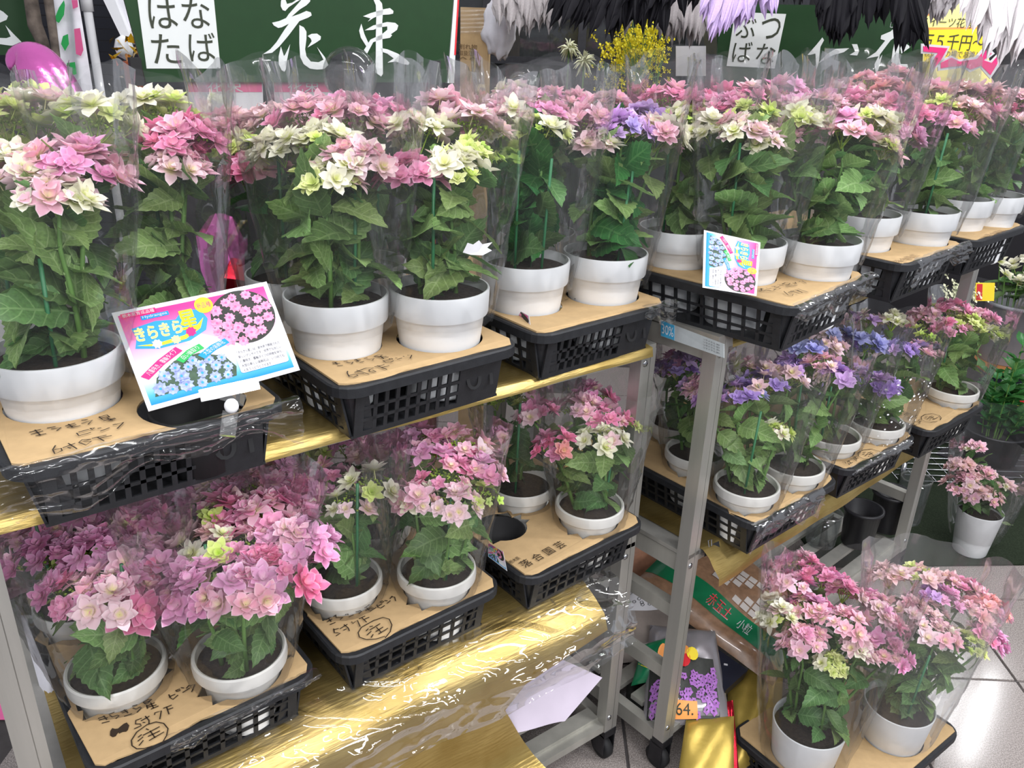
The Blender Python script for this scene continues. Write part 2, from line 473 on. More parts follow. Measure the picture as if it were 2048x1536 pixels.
def text_into(mb, s, cx, cy, w, h, fn, rot=0.0, shear=0.0):
    """fit string s to a w x h box centred cx,cy in 2d, map by fn(x,y)"""
    v, f = text_tris(s)
    if not v: return
    W_ = max(p[0] for p in v) - min(p[0] for p in v) or 1; H_ = max(p[1] for p in v) - min(p[1] for p in v) or 1
    c, sn = math.cos(rot), math.sin(rot)
    pts = []
    for x, y in v:
        X = x / W_ * w + shear * y; Y = y / H_ * h
        pts.append(fn(cx + X * c - Y * sn, cy + X * sn + Y * c))
    n = mb.add(pts)
    for q in f: mb.face([n + i for i in q])
def bil(q):                    # quad of 3d corners (bl, br, tr, tl) -> fn(x,y,off)
    bl, br, tr, tl = [Vector(p) for p in q]
    nrm = ((br - bl).cross(tl - bl)).normalized()
    def fn(x, y, off=0.0):
        return bl * ((1 - x) * (1 - y)) + br * (x * (1 - y)) + tr * (x * y) + tl * ((1 - x) * y) + nrm * off
    return fn
def circ(cx, cy, r, n=24, ry=None):
    ry = ry or r
    return [(cx + r * math.cos(2 * math.pi * k / n), cy + ry * math.sin(2 * math.pi * k / n)) for k in range(n)]
# ------------------------------------------------------------------ plants
rnd = random.Random(7)
def leaf_mesh(seed, mat, nu=15, wid=0.62):
    r = random.Random(seed); mb = MB()
    cols = (-1, -0.5, 0, 0.5, 1)
    droop = r.uniform(0.12, 0.4); fold = r.uniform(0.08, 0.2); tw = r.uniform(-0.15, 0.15); side = r.uniform(-0.12, 0.12)
    w = wid * r.uniform(0.88, 1.1)
    idx = []
    for i in range(nu + 1):
        t = i / nu
        prof = (math.sin(math.pi * min(1, t ** 0.72)) ** 0.85) * (1 - 0.25 * t) if 0 < t < 1 else (0.02 if t == 0 else 0.0)
        row = []
        for s in cols:
            k = 1.0
            if abs(s) == 1 and 0 < i < nu: k = 1.06 if i % 2 else 0.93
            y = s * prof * w / 2 * k
            x = t + (0.02 if (abs(s) == 1 and i % 2) else 0) + abs(s) * -0.02
            z = -droop * t * t + fold * abs(s) * prof * 0.6 + tw * s * t * 0.3 + 0.02 * math.sin(9 * t + s * 2 + seed)
            row.append((x, y + side * t * t, z))
        idx.append(mb.add(row))
    for i in range(nu):
        for j in range(4):
            a = idx[i] + j; b = idx[i + 1] + j
            mb.face((a, b, b + 1, a + 1), [(i / nu, cols[j]), ((i + 1) / nu, cols[j]), ((i + 1) / nu, cols[j + 1]), (i / nu, cols[j + 1])])
    # short stalk
    mb.tube([(-0.12, 0, 0.01), (0.02, 0, 0.0)], 0.016, 4)
    return mb.mesh('leaf', [mat], True)
def floret_mesh(seed, mat, double=True):
    r = random.Random(seed); mb = MB()
    layers = [(6, 1.0, 0.62, 8), (5, 0.8, 0.52, 30), (4, 0.52, 0.4, 55)] if double else [(5, 1.0, 0.7, 12), (3, 0.3, 0.3, 50)]
    for li, (np_, ln, wd, el) in enumerate(layers):
        a0 = r.uniform(0, 6.28)
        for k in range(np_):
            a = a0 + 2 * math.pi * k / np_ + r.uniform(-0.16, 0.16)
            e = R(el + r.uniform(-9, 12)); L = ln * r.uniform(0.86, 1.1); w = wd * r.uniform(0.88, 1.12)
            curl = r.uniform(-0.16, 0.2)
            rows = []
            ts = (0.06, 0.34, 0.58, 0.8, 1.0); ws = (0.22, 0.8, 1.0, 0.66, 0.0)
            for t, ww in zip(ts, ws):
                row = []
                for s in (-1, 0, 1):
                    x = L * t * math.cos(e); z = L * t * math.sin(e) + curl * t * t * L + (0.08 * abs(s) * ww) + 0.03 * li
                    y = s * ww * w / 2
                    if s and t in (0.58,): y *= r.uniform(0.82, 1.1)
                    if s: x -= 0.05 * L
                    row.append((x * math.cos(a) - y * math.sin(a), x * math.sin(a) + y * math.cos(a), z))
                rows.append(mb.add(row))
            for i in range(4):
                for j in range(2):
                    p = rows[i] + j; q = rows[i + 1] + j
                    tu = (ts[i] * L, ts[i + 1] * L)
                    mb.face((p, q, q + 1, p + 1), [(ts[i] * ln, j - 1), (ts[i + 1] * ln, j - 1), (ts[i + 1] * ln, j), (ts[i] * ln, j)])
    mb.tube([(0, 0, 0.04), (0, 0, -0.5)], 0.03, 3, False)
    return mb.mesh('floret', [mat], True)
def bud_mesh(seed):
    r = random.Random(seed); mb = MB()
    ico = [(0, 0, 1), (0.894, 0, 0.447), (0.276, 0.85, 0.447), (-0.724, 0.526, 0.447), (-0.724, -0.526, 0.447), (0.276, -0.85, 0.447), (0, 0, -0.6)]
    for k in range(52):
        a = r.uniform(0, 6.28); q = math.sqrt(r.random()) * 0.036
        c = (q * math.cos(a), q * math.sin(a), 0.006 * math.cos(q * 60) - 0.005 + r.uniform(-0.008, 0.004)); s = r.uniform(0.0026, 0.0042)
        n = mb.add([(c[0] + x * s, c[1] + y * s, c[2] + z * s) for x, y, z in ico])
        for i in range(5):
            mb.face((n, n + 1 + i, n + 1 + (i + 1) % 5)); mb.face((n + 6, n + 1 + (i + 1) % 5, n + 1 + i))
    for k in range(7):
        a = 2 * math.pi * k / 7
        mb.tube([(0, 0, -0.04), (0.02 * math.cos(a), 0.02 * math.sin(a), -0.006)], 0.0012, 3, False)
    return mb.mesh('flower_head', ['bud_green'], True)
LEAF = {m: [leaf_mesh(11 * i + 3, m) for i in range(5)] for m in ('leaf', 'leaf_dark', 'leaf_glossy', 'leaf_pale')}
PET = ('pink', 'rose', 'mauve', 'blush', 'cream', 'lime', 'green', 'lilac', 'violet', 'blue', 'salmon', 'dusty')
FLO = {p: [floret_mesh(5 * i + 1, 'petal_' + p, p != 'green') for i in range(5)] for p in PET}
BUD = [bud_mesh(i) for i in range(4)]

def make_pot_t():
    mb = MB()
    mb.lathe([(0.0, 0.0), (0.062, 0.0), (0.065, 0.004), (0.0845, 0.158), (0.0865, 0.161), (0.0915, 0.162), (0.0925, 0.165),
              (0.0945, 0.207), (0.0935, 0.210), (0.0905, 0.210), (0.0885, 0.190), (0.086, 0.17)], 48)
    return mb.mesh('pot', ['pot_white'], True)
def make_pot_l():
    mb = MB()
    mb.lathe([(0.0, 0.0), (0.050, 0.0), (0.054, 0.004), (0.070, 0.114), (0.072, 0.126), (0.079, 0.130), (0.0835, 0.134), (0.0845, 0.146),
              (0.083, 0.157), (0.080, 0.160), (0.0765, 0.158), (0.074, 0.140), (0.072, 0.12)], 48)
    return mb.mesh('pot', ['pot_bowl_white'], True)
def make_pot_f():
    mb = MB()
    mb.lathe([(0.0, 0.0), (0.066, 0.0), (0.069, 0.004), (0.0915, 0.206), (0.0905, 0.21), (0.088, 0.208), (0.086, 0.17)], 48)
    return mb.mesh('pot', ['pot_white'], True)
POT = {'T': (make_pot_t(), 0.21, 0.088, 0.192), 'L': (make_pot_l(), 0.16, 0.075, 0.144), 'F': (make_pot_f(), 0.21, 0.0865, 0.185)}
SOIL = {}
for k, (pm, ph, pr, sz) in POT.items():
    mb = MB(); r_ = random.Random(3)
    mb.lathe([(pr * q, sz + r_.uniform(-0.003, 0.004)) for q in (1.0, 0.85, 0.65, 0.4, 0.2, 0.001)], 24)
    SOIL[k] = mb.mesh('soil', ['soil'], False)
    for s in ('T', 'L', 'F'):
        if s == k and k != 'F': sm = pm.set_sharp_from_angle(angle=R(28))

def sleeve_mesh(seed, z0, z1, r0, r1, mat, peak=0.03, folds=0.05, ell=1.0, ang=0.0, lean=(0, 0)):
    r = random.Random(seed); mb = MB()
    nth, nz = 84, 26
    off = Vector((seed * 3.1, seed * 1.7, 0.3))
    ph = [r.uniform(0, 6.28) for _ in range(6)]
    kf = [r.choice((4, 5, 6)), r.choice((7, 8, 9)), r.choice((11, 13, 15))]
    def fn(u, v):
        th = 2 * math.pi * u
        top = z1 + peak * (0.9 * abs(math.sin(2 * (th - ang) + ph[3])) - 0.5 + 0.35 * math.sin(3 * th + ph[4]) + 0.15 * math.sin(9 * th + ph[5]))
        z = z0 + (top - z0) * v
        e = v ** 0.8
        rr = r0 + (r1 - r0) * e
        rr *= 1 + folds * v * (0.7 * math.sin(kf[0] * th + ph[0]) + 0.5 * math.sin(kf[1] * th + ph[1] + 1.5 * v) + 0.3 * math.sin(kf[2] * th + ph[2] - 2 * v))
        q3 = Vector((math.cos(th) * 1.6, math.sin(th) * 1.6, v * 3.2)) + off
        rg = 1 - abs(noise.noise(q3 * 1.7)) * 2.2
        rr += 0.0045 * max(0, rg) ** 3 + 0.0022 * noise.noise(q3 * 4.5)
        # flattened bag: two side seams
        k = abs(math.cos(th - ang))
        rr *= 1 + (0.07 * (k ** 6)) * v
        x, y = rr * math.cos(th), rr * math.sin(th)
        ca, sa = math.cos(ang), math.sin(ang)
        xx, yy = x * ca + y * sa, (-x * sa + y * ca) * (1 - (1 - ell) * v)
        return (xx * ca - yy * sa + lean[0] * v, xx * sa + yy * ca + lean[1] * v, z)
    mb.grid(fn, nth, nz)
    # seam fins
    for sgn in (0.0, 0.5):
        u = sgn + ang / (2 * math.pi)
        def fin(a, v):
            p = Vector(fn(u, v)); d = Vector((p.x, p.y, 0)).normalized()
            return p + d * (0.006 * a)
        mb.grid(fin, 1, nz)
    return mb.mesh('sleeve', [mat], True)

def hydrangea(label, base, kind, seed, pal, heads, rim_scale=1.0, sleeve='film', stz=0.375, str_=0.155, sl0=-0.06, nleaf=4,
              leafm=('leaf', 'leaf', 'leaf_dark'), fsize=0.033, full=0.75, stakes=1, group=None, name='potted_hydrangea', lean=(0, 0), leaf_len=(0.085, 0.14), ring=10, peak=0.035, ell=0.92, maxr=None, bigleaf=True):
    """heads: list of (dx, dy, dz, size, palette-override or None) relative to the pot rim centre"""
    r = random.Random(seed)
    pm, ph, pr, sz = POT[kind]
    root = thing(name, label, 'hydrangea', base, 0.0, group)
    s = rim_scale
    obj('pot', pm, root, (0, 0, 0), (0, 0, r.uniform(0, 6)), s)
    obj('soil', SOIL[kind], root, (0, 0, 0), (0, 0, r.uniform(0, 6)), s)
    zr = ph * s
    maxr = maxr or str_
    # stems with leaves
    for (dx, dy, dz, hs, hp) in heads:
        a = math.atan2(dy, dx) + r.uniform(-0.3, 0.3); q = 0.032 * s + 0.012 * r.random()
        p0 = Vector((q * math.cos(a), q * math.sin(a), zr - 0.025)); p3 = Vector((dx, dy, zr + dz - 0.03))
        p1 = p0.lerp(p3, 0.35) + Vector((0, 0, 0.02)); p2 = p0.lerp(p3, 0.72) + Vector((r.uniform(-.008, .008), r.uniform(-.008, .008), 0.012))
        pts = [p0, p1, p2, p3]
        mb = MB(); mb.tube(pts, [0.0048, 0.0042, 0.0034, 0.0028], 6)
        st = build('stem', mb, 'stem_green', root, True)
        a0 = r.uniform(0, 3.14)
        nodes = ([0.08, 0.26, 0.46, 0.66, 0.86] if nleaf >= 4 else [0.10, 0.36, 0.62, 0.85][:nleaf + 1]) if dz > 0.15 else [0.2, 0.55, 0.85][:nleaf]
        for ni, t in enumerate(nodes):
            tt = t * 3; i = min(2, int(tt)); p = pts[i].lerp(pts[i + 1], tt - i)
            for sd in (0, 1):
                aa = a0 + ni * 1.57 + sd * math.pi + r.uniform(-0.35, 0.35)
                ln = r.uniform(*leaf_len) * (0.72 if t > 0.75 else 1.0)
                d = Vector((math.cos(aa), math.sin(aa), r.uniform(-0.35, 0.5)))
                # keep the blade inside its sleeve
                tip = p + d.normalized() * ln
                rad = math.hypot(tip.x, tip.y); lim = (pr * s + (maxr - pr * s) * max(0, min(1, (tip.z - zr) / stz))) * 0.97
                if rad > lim:
                    d = (d + Vector((-tip.x, -tip.y, 0)).normalized() * 0.75 * min(1.6, (rad - lim) / 0.03) + Vector((0, 0, 0.5 if r.random() < 0.6 else -0.35)))
                    tip = p + d.normalized() * ln
                    if math.hypot(tip.x, tip.y) > lim * 1.25: ln *= 0.7
                tip = p + d.normalized() * ln
                if tip.z < zr + 0.012 and math.hypot(tip.x, tip.y) > 0.055:
                    d = d.normalized(); d.z = max(d.z, 0.35 + (zr - p.z) / ln)
                d.normalize()
                # upper face turned outward and up
                outw = Vector((p.x + tip.x, p.y + tip.y, 0))
                outw = outw.normalized() if outw.length > 1e-4 else Vector((1, 0, 0))
                nn = (Vector((0, 0, 1)) * r.uniform(0.5, 1.0) + outw * r.uniform(0.3, 1.0))
                yv = nn.cross(d)
                if yv.length < 0.05: yv = Vector((-d.y, d.x, 0.01))
                yv.normalize(); zv = d.cross(yv)
                rot = Matrix((d, yv, zv)).transposed()
                lm = r.choice(LEAF[r.choice(leafm)])
                obj('leaf', lm, st, p + d * ln * 0.1, rot, ln)
    for k in range(stakes):
        a = r.uniform(0, 6.28); q = 0.035 * s
        mb = MB(); hh = r.uniform(0.14, 0.24)
        mb.tube([(q * math.cos(a), q * math.sin(a), zr - 0.05), (q * 1.3 * math.cos(a + .2), q * 1.3 * math.sin(a + .2), zr + hh)], 0.0032, 6)
        build('support_stake', mb, 'stake_green', root, True)
    # flower heads
    for (dx, dy, dz, hs, hp) in heads:
        hp = hp or pal
        tilt = Vector((dx * 3.2, dy * 3.2, 1.0)).normalized()
        hb = obj('flower_head', r.choice(BUD), root, (dx, dy, zr + dz), Vector((0, 0, 1)).rotation_difference(tilt).to_matrix(), hs)
        cols = [c for c, w in hp for _ in range(w)]
        hcol = [r.choice(cols) for _ in range(2)]
        spots = []
        for k in range(ring):
            a = 2 * math.pi * k / ring + r.uniform(-0.25, 0.25)
            spots.append((a, r.uniform(0.038, 0.056), r.uniform(-0.012, 0.008)))
        for k in range(int(round(ring * full))):
            spots.append((r.uniform(0, 6.28), r.uniform(0.004, 0.03), r.uniform(0.010, 0.022)))
        for (a, q, z) in spots:
            c = r.choice(hcol) if r.random() < 0.6 else r.choice(cols)
            nrm = Vector((q * math.cos(a) * 13, q * math.sin(a) * 13, 0.62)) + Vector((r.uniform(-.3, .3), r.uniform(-.3, .3), r.uniform(-.1, .3)))
            nrm.normalize()
            rot = Vector((0, 0, 1)).rotation_difference(nrm).to_matrix() @ Matrix.Rotation(r.uniform(0, 6.28), 3, 'Z')
            sc = fsize * r.uniform(0.7, 1.25) * (0.78 if c in ('lime', 'green') else 1.0) * (0.55 if c == 'green' else 1)
            obj('floret', r.choice(FLO[c]), hb, (q * math.cos(a), q * math.sin(a), z), rot, sc / hs)
    if sleeve:
        obj('sleeve', sleeve_mesh(seed, zr + sl0, zr + stz, pr * s * 1.1, str_, sleeve, peak=peak, ell=ell, ang=r.uniform(-0.4, 0.4) - 0.63, lean=lean), root)
    return root
# ------------------------------------------------------------------ setting
mb = MB(); mb.box((-3.0, -1.5, -0.06), (9.0, 7.5, -0.006))
floor = struct(build('floor', mb, 'grout'))
TA = R(-38); ux, uy = math.cos(TA), math.sin(TA)
T0 = at_z(2033, 1362, 0.0); TS = 0.45
mb = MB(); g = 0.0022
b_ = 0.003
mb.hexa([(g, g, -0.012), (TS - g, g, -0.012), (TS - g, TS - g, -0.012), (g, TS - g, -0.012),
         (g + b_, g + b_, 0), (TS - g - b_, g + b_, 0), (TS - g - b_, TS - g - b_, 0), (g + b_, TS - g - b_, 0)])
tile_me = mb.mesh('tile', ['tile'])
for i in range(-7, 10):
    for j in range(-6, 9):
        x = T0.x + ux * TS * i - uy * TS * j; y = T0.y + uy * TS * i + ux * TS * j
        cx_, cy_ = x + 0.5 * TS * (ux - uy), y + 0.5 * TS * (uy + ux)
        if -1.6 < cx_ < 5.2 and -0.3 < cy_ < 3.6 and cx_ * 0.8 - 1.0 < 4 and not (cy_ > 2.9 and cx_ < 0):
            obj('tile', tile_me, floor, (x, y, 0), (0, 0, TA))
# back wall, square to the tiles
WN = Vector((-0.616, -0.788, 0)); WU = Vector((0.788, -0.616, 0))
WP = at_d(1024, 100, 5.6)
def wall_box(name, s0, s1, z0, z1, d0, d1, mat, parent=None):
    mb = MB()
    p = [WP.xy.to_3d() + WU * s + WN * -d for (s, d) in ((s0, d0), (s1, d0), (s1, d1), (s0, d1))]
    mb.hexa([(q.x, q.y, z0) for q in p] + [(q.x, q.y, z1) for q in p])
    return build(name, mb, mat, parent)
struct(wall_box('wall_back', -5.0, 6.0, 0, 3.1, 0.0, 0.1, 'dark_wall'))
# ------------------------------------------------------------------ racks
def rail(mb, lo, hi):
    mb.box(lo, hi)
def make_rack(label, org, ang, ln, dep, zu, zl, zb, mids):
    """org: outer front-left corner on the floor; zu / zl / zb tops of the three levels"""
    t = thing('display_rack', label, 'rack', (org[0], org[1], 0), ang)
    pw, pd = 0.046, 0.036
    top = zu - 0.012
    for px_, py_ in ((0, 0), (ln - pw, 0), (0, dep - pd), (ln - pw, dep - pd)):
        mb = MB()
        mb.box((px_, py_, 0.12), (px_ + pw * 0.62, py_ + pd, top)); mb.box((px_ + pw * 0.62 + 0.0016, py_, 0.12), (px_ + pw, py_ + pd, top))
        mb.box((px_ + 0.004, py_ + 0.003, 0.118), (px_ + pw - 0.004, py_ + pd - 0.003, top - 0.001))
        po = build('post', mb, 'aluminium', t)
        # foot: bracket, caster wheel and bolts
        mb = MB(); cx_, cy_ = px_ + pw / 2, py_ + pd / 2
        mb.box((cx_ - 0.022, cy_ - 0.02, 0.095), (cx_ + 0.022, cy_ + 0.02, 0.12))
        for sx in (-1, 1):
            mb.box((cx_ + sx * 0.02 - 0.002, cy_ - 0.018, 0.03), (cx_ + sx * 0.02 + 0.002, cy_ + 0.026, 0.1))
        fo = build('caster_bracket', mb, 'dark_steel', po)
        mb = MB()
        rot = Matrix.Rotation(R(90), 4, 'Y')
        k0 = len(mb.v)
        mb.lathe([(0.001, -0.014), (0.026, -0.014), (0.036, -0.011), (0.037, 0), (0.036, 0.011), (0.026, 0.014), (0.001, 0.014)], 24)
        mb.v = [tuple((rot @ Vector(q)) + Vector((cx_, cy_ + 0.008, 0.037))) for q in mb.v]
        build('caster_wheel', mb, 'rubber', po, True)
        for z in (zl - 0.035, zu - 0.045, 0.17):
            mb = MB(); m2 = MB()
            m2.lathe([(0.0005, 0.004), (0.005, 0.0035), (0.0085, 0.001), (0.0085, 0.0)], 14)
            r2 = Matrix.Rotation(R(-90), 4, 'X') if py_ > 0 else Matrix.Rotation(R(90), 4, 'X')
            n = mb.add([(r2 @ Vector(q)) + Vector((px_ + pw * 0.3, py_ if py_ == 0 else py_ + pd, z)) for q in m2.v])
            for f in m2.f: mb.face([n + i for i in f])
            build('bolt', mb, 'steel', po, True)
    def bar(name, lo, hi, m='aluminium_side'):
        mb = MB(); mb.box(lo, hi); return build(name, mb, m, t)
    for z in (zu, zl, zb):
        for py_ in (0.004, dep - 0.03):
            bar('front_rail' if py_ < 0.1 else 'rear_rail', (pw, py_, z - 0.036), (ln - pw, py_ + 0.026, z - 0.012))
        for px_ in (0.006, ln - 0.04):
            sr = bar('side_rail', (px_, pd, z - 0.066), (px_ + 0.03, dep - pd, z - 0.016))
    for z in mids:
        for px_ in (0.006, ln - 0.04):
            bar('side_rail', (px_, pd, z - 0.04), (px_ + 0.03, dep - pd, z))
    for z in (zu, zl):
        bar('shelf_board', (0.002, 0.0, z - 0.012), (ln - 0.002, dep, z), 'aluminium')
    n = 7
    for k in range(n):
        y = 0.03 + (dep - 0.1) * k / (n - 1)
        bar('slat', (pw, y, zb - 0.016), (ln - pw, y + 0.045, zb), 'aluminium_side')
    return t
rackA = make_rack('long aluminium display rack on the left, its lower shelf draped in gold', (-0.035, 1.245), 0.0, 1.395, 0.62, H - 0.665, H - 1.215, 0.155, (0.56, 0.36))
rackB = make_rack('aluminium display rack on the right with a price label strip on its end rail', (1.425, 1.122), R(5.2), 1.52, 0.62, H - 0.625, H - 1.215, 0.155, (0.58, 0.37))
# ------------------------------------------------------------------ trays
def rr_loop(w, d, r, n=5, ox=0.0, oy=0.0):
    pts = []
    for cx_, cy_, a0 in ((w - r, r, -90), (w - r, d - r, 0), (r, d - r, 90), (r, r, 180)):
        for k in range(n + 1):
            a = R(a0 + 90 * k / n); pts.append((ox + cx_ + r * math.cos(a), oy + cy_ + r * math.sin(a)))
    return pts
TW, TD, TH = 0.394, 0.575, 0.112
def tray_meshes(plate):
    tp, rc, th = 0.020, 0.045, 0.004
    mb = MB()
    # rim: outer flange ring with a turned-down lip
    o = rr_loop(TW, TD, rc); i_ = rr_loop(TW - 0.028, TD - 0.028, rc - 0.014, ox=0.014, oy=0.014)
    n = len(o)
    def ring(a, za, b, zb):
        A = mb.add([(x, y, za) for x, y in a]); B = mb.add([(x, y, zb) for x, y in b])
        for k in range(n):
            mb.face((A + k, A + (k + 1) % n, B + (k + 1) % n, B + k))
    o2 = rr_loop(TW - 0.006, TD - 0.006, rc - 0.003, ox=0.003, oy=0.003)
    ring(o, TH - 0.02, o, TH - 0.003); ring(o, TH - 0.003, o2, TH); ring(o2, TH, i_, TH); ring(i_, TH, i_, TH - 0.014); ring(o2, TH - 0.02, o, TH - 0.02)
    i2 = rr_loop(TW - 0.03, TD - 0.03, rc - 0.015, ox=0.015, oy=0.015)
    ring(i2, TH - 0.02, o2, TH - 0.02)
    rim = mb
    wb = MB()
    # wall positions: inset in at the top, tp further in at the bottom
    top_i, bot_i = 0.016, 0.016 + tp
    def P(side, u, v, w):
        ins = bot_i + (top_i - bot_i) * v + w
        if side == 0: return (u, ins, v * (TH - 0.006))
        if side == 1: return (TW - ins, u, v * (TH - 0.006))
        if side == 2: return (u, TD - ins, v * (TH - 0.006))
        return (ins, u, v * (TH - 0.006))
    def bar(side, u0, u1, v0, v1):
        p = [P(side, u0, v0, 0), P(side, u1, v0, 0), P(side, u1, v0, th), P(side, u0, v0, th), P(side, u0, v1, 0), P(side, u1, v1, 0), P(side, u1, v1, th), P(side, u0, v1, th)]
        if side in (0, 3): wb.hexa(p)
        else: wb.hexa(p)
    e = 0.058
    for side in range(4):
        Lw = TW if side in (0, 2) else TD
        u0, u1 = e, Lw - e
        if side == 0 and plate: u1 = Lw - 0.135
        nc = 9 if side in (0, 2) else 13
        bar(side, 0.04, Lw - 0.04, 0.0, 0.10); bar(side, 0.04, Lw - 0.04, 0.80, 1.0)
        bar(side, 0.04, u0, 0.1, 0.8); bar(side, u1, Lw - 0.04, 0.1, 0.8)
        for k in range(1, nc):
            u = u0 + (u1 - u0) * k / nc
            bar(side, u - 0.004, u + 0.004, 0.1, 0.8)
        for v in (0.31, 0.54):
            bar(side, u0, u1, v - 0.03, v + 0.03)
    # solid rounded corners
    for cx_, cy_, a0 in ((TW - rc, rc, -90), (TW - rc, TD - rc, 0), (rc, TD - rc, 90), (rc, rc, 180)):
        for k in range(4):
            aa = [R(a0 + 90 * (k + j) / 4) for j in (0, 1)]
            pp = []
            for z, ins in ((0, bot_i), (TH - 0.006, top_i)):
                for w_ in (0, th):
                    for a in aa:
                        q = max(0.006, rc - w_ - 0.0) ; sx = math.copysign(1, cx_ - TW / 2); sy = math.copysign(1, cy_ - TD / 2)
                        pp.append((cx_ - sx * ins + (q) * math.cos(a), cy_ - sy * ins + q * math.sin(a), z))
            wb.hexa([pp[0], pp[1], pp[3], pp[2], pp[4], pp[5], pp[7], pp[6]])
    # floor with slots
    wb.box((bot_i, bot_i, 0), (TW - bot_i, TD - bot_i, 0.005))
    return rim.mesh('rim', ['tray_black']), wb.mesh('basket', ['tray_black'])
TRAY = {False: tray_meshes(False), True: tray_meshes(True)}
mb = MB(); text_into(mb, '01', 0, 0, 0.062, 0.042, lambda x, y: (x, 0, y))
NUM = mb.mesh('cut_out_number', ['rubber'])
def tray(label, fl, ang, z, plate, name='nursery_tray', group='black plastic nursery trays'):
    """fl: front-left corner of the card insert, z: height of the card"""
    off = Matrix.Rotation(ang, 2) @ Vector((-0.012, -0.012))
    t = thing(name, label, 'tray', (fl[0] + off.x, fl[1] + off.y, z - 0.004 - TH), ang, group)
    rim, bas = TRAY[plate]
    obj('rim', rim, t); obj('basket', bas, t)
    if plate: obj('cut_out_number', NUM, t, (TW - 0.088, 0.0155 + 0.009, TH * 0.5), (R(-10), 0, 0))
    return t
CW, CD = 0.370, 0.551
def insert(label, fl, ang, z, holes, seed=0, slits=False):
    """corrugated card with pot holes; holes in local coordinates (x, y, r)"""
    r = random.Random(seed)
    mb = MB(); outer = []
    for k in range(19):
        x = 0.012 + (CW - 0.024) * k / 18; outer.append((x, 0.004 * math.sin(k * 0.9 + seed) * (0.4 + r.random()) + 0.002))
    outer += [(CW, 0.02), (CW, CD - 0.02), (CW - 0.02, CD), (0.02, CD), (0, CD - 0.02), (0, 0.014)]
    loops = [outer]
    for (hx, hy, hr) in holes:
        lp = []
        n = 30
        for k in range(n):
            a = -2 * math.pi * k / n; q = hr
            if slits and k in (27, 29, 1, 12, 14): q = hr + 0.018
            lp.append((hx + q * math.cos(a), hy + q * math.sin(a)))
        loops.append(lp)
    def fn(x, y, z_):
        edge = max(0, 1 - y / 0.03)
        return (x, y, z_ - 0.004 * edge * edge + 0.0015 * math.sin(x * 14 + seed))
    mb.prism(loops, fn, -0.0035, 0.0)
    o = build('cardboard_insert', mb, 'cardboard', None, False, (fl[0], fl[1], z), (0, 0, ang))
    tag(o, label, 'cardboard', 'cardboard pot holders in the trays')
    return o
def loc2(fl, ang, p):
    d = Matrix.Rotation(-ang, 2) @ Vector((p[0] - fl[0], p[1] - fl[1])); return d.x, d.y
# tray table: key -> (front-left x, y, angle, height of card, number plate)
TR = {'T1': (0.05, 1.146, 2.0, -0.55, True), 'T2': (0.527, 1.160, 3.0, -0.55, True), 'T3': (0.968, 1.192, 3.0, -0.55, True),
      'T4': (1.452, 0.962, 10.0, -0.51, False), 'T5': (2.0, 1.035, 6.0, -0.51, False), 'T6': (2.44, 1.075, 5.0, -0.51, False),
      'L1': (0.066, 1.144, 2.5, -1.10, False), 'L2': (0.501, 1.159, 3.0, -1.10, False), 'L3': (0.940, 1.160, 4.0, -1.10, False),
      'L4': (1.537, 1.020, 3.5, -1.10, False), 'L5': (1.978, 1.055, 2.0, -1.10, False), 'L6': (2.420, 1.055, 3.0, -1.10, False)}
RIM = {'T1': -0.462, 'T2': -0.448, 'T3': -0.448, 'T4': -0.425, 'T5': -0.420, 'T6': -0.420, 'L': -1.052}
def rim_z(k): return H + (RIM[k] if k in RIM else RIM['L'])
# pots: key -> (tray, rim centre pixel, kind)
POTS = {'T1a': ('T1', 107, 695), 'T1b': ('T1', 345, 612), 'T1c': ('T1', -40, 610), 'T2a': ('T2', 663, 586), 'T2b': ('T2', 879, 571), 'T2c': ('T2', 505, 556),
        'T2d': ('T2', 720, 520), 'T3a': ('T3', 1052, 516), 'T3b': ('T3', 1212, 501), 'T3c': ('T3', 1075, 460), 'T4a': ('T4', 1490, 478), 'T4b': ('T4', 1646, 472), 'T4c': ('T4', 1358, 452),
        'T4d': ('T4', 1530, 428), 'T5a': ('T5', 1725, 424), 'T5b': ('T5', 1848, 415), 'T5c': ('T5', 1680, 398), 'T6a': ('T6', 1920, 392), 'T6b': ('T6', 2018, 385),
        'L1a': ('L1', 231, 1325), 'L1b': ('L1', 489, 1312), 'L1c': ('L1', 120, 1205), 'L1d': ('L1', 385, 1165), 'L2a': ('L2', 683, 1150), 'L2b': ('L2', 879, 1135), 'L2d': ('L2', 748, 1040),
        'L3c': ('L3', 1042, 962), 'L3b': ('L3', 1180, 1003), 'L4c': ('L4', 1392, 898), 'L4a': ('L4', 1491, 965), 'L4b': ('L4', 1590, 925), 'L4d': ('L4', 1352, 838),
        'L5b': ('L5', 1757, 840), 'L5a': ('L5', 1655, 868), 'L6b': ('L6', 1906, 771)}
POTXY = {}
for k, (t, x, y) in POTS.items():
    POTXY[k] = at_z(x, y, rim_z(t))
tray_words = {'T1': 'large black tray at the upper left whose front is covered by clinging film', 'T2': 'black basket tray marked 01 on the upper shelf, second from the left',
  'T3': 'black basket tray marked 01 at the right end of the left upper shelf', 'T4': 'black tray on the right upper shelf holding the small upright picture card',
  'T5': 'black tray under the second pair of pots on the right upper shelf', 'T6': 'farthest black tray of the upper shelf at the right picture edge',
  'L1': 'black tray at the bottom left of the lower shelf under the mauve plants', 'L2': 'black tray in the middle of the left lower shelf over the gold cloth',
  'L3': 'black tray with one empty hole at the right end of the left lower shelf', 'L4': 'black lower tray behind the right rack post with violet plants',
  'L5': 'black lower tray under the white-dotted sleeve', 'L6': 'black lower tray at the far right end beneath the lime and pink plant'}
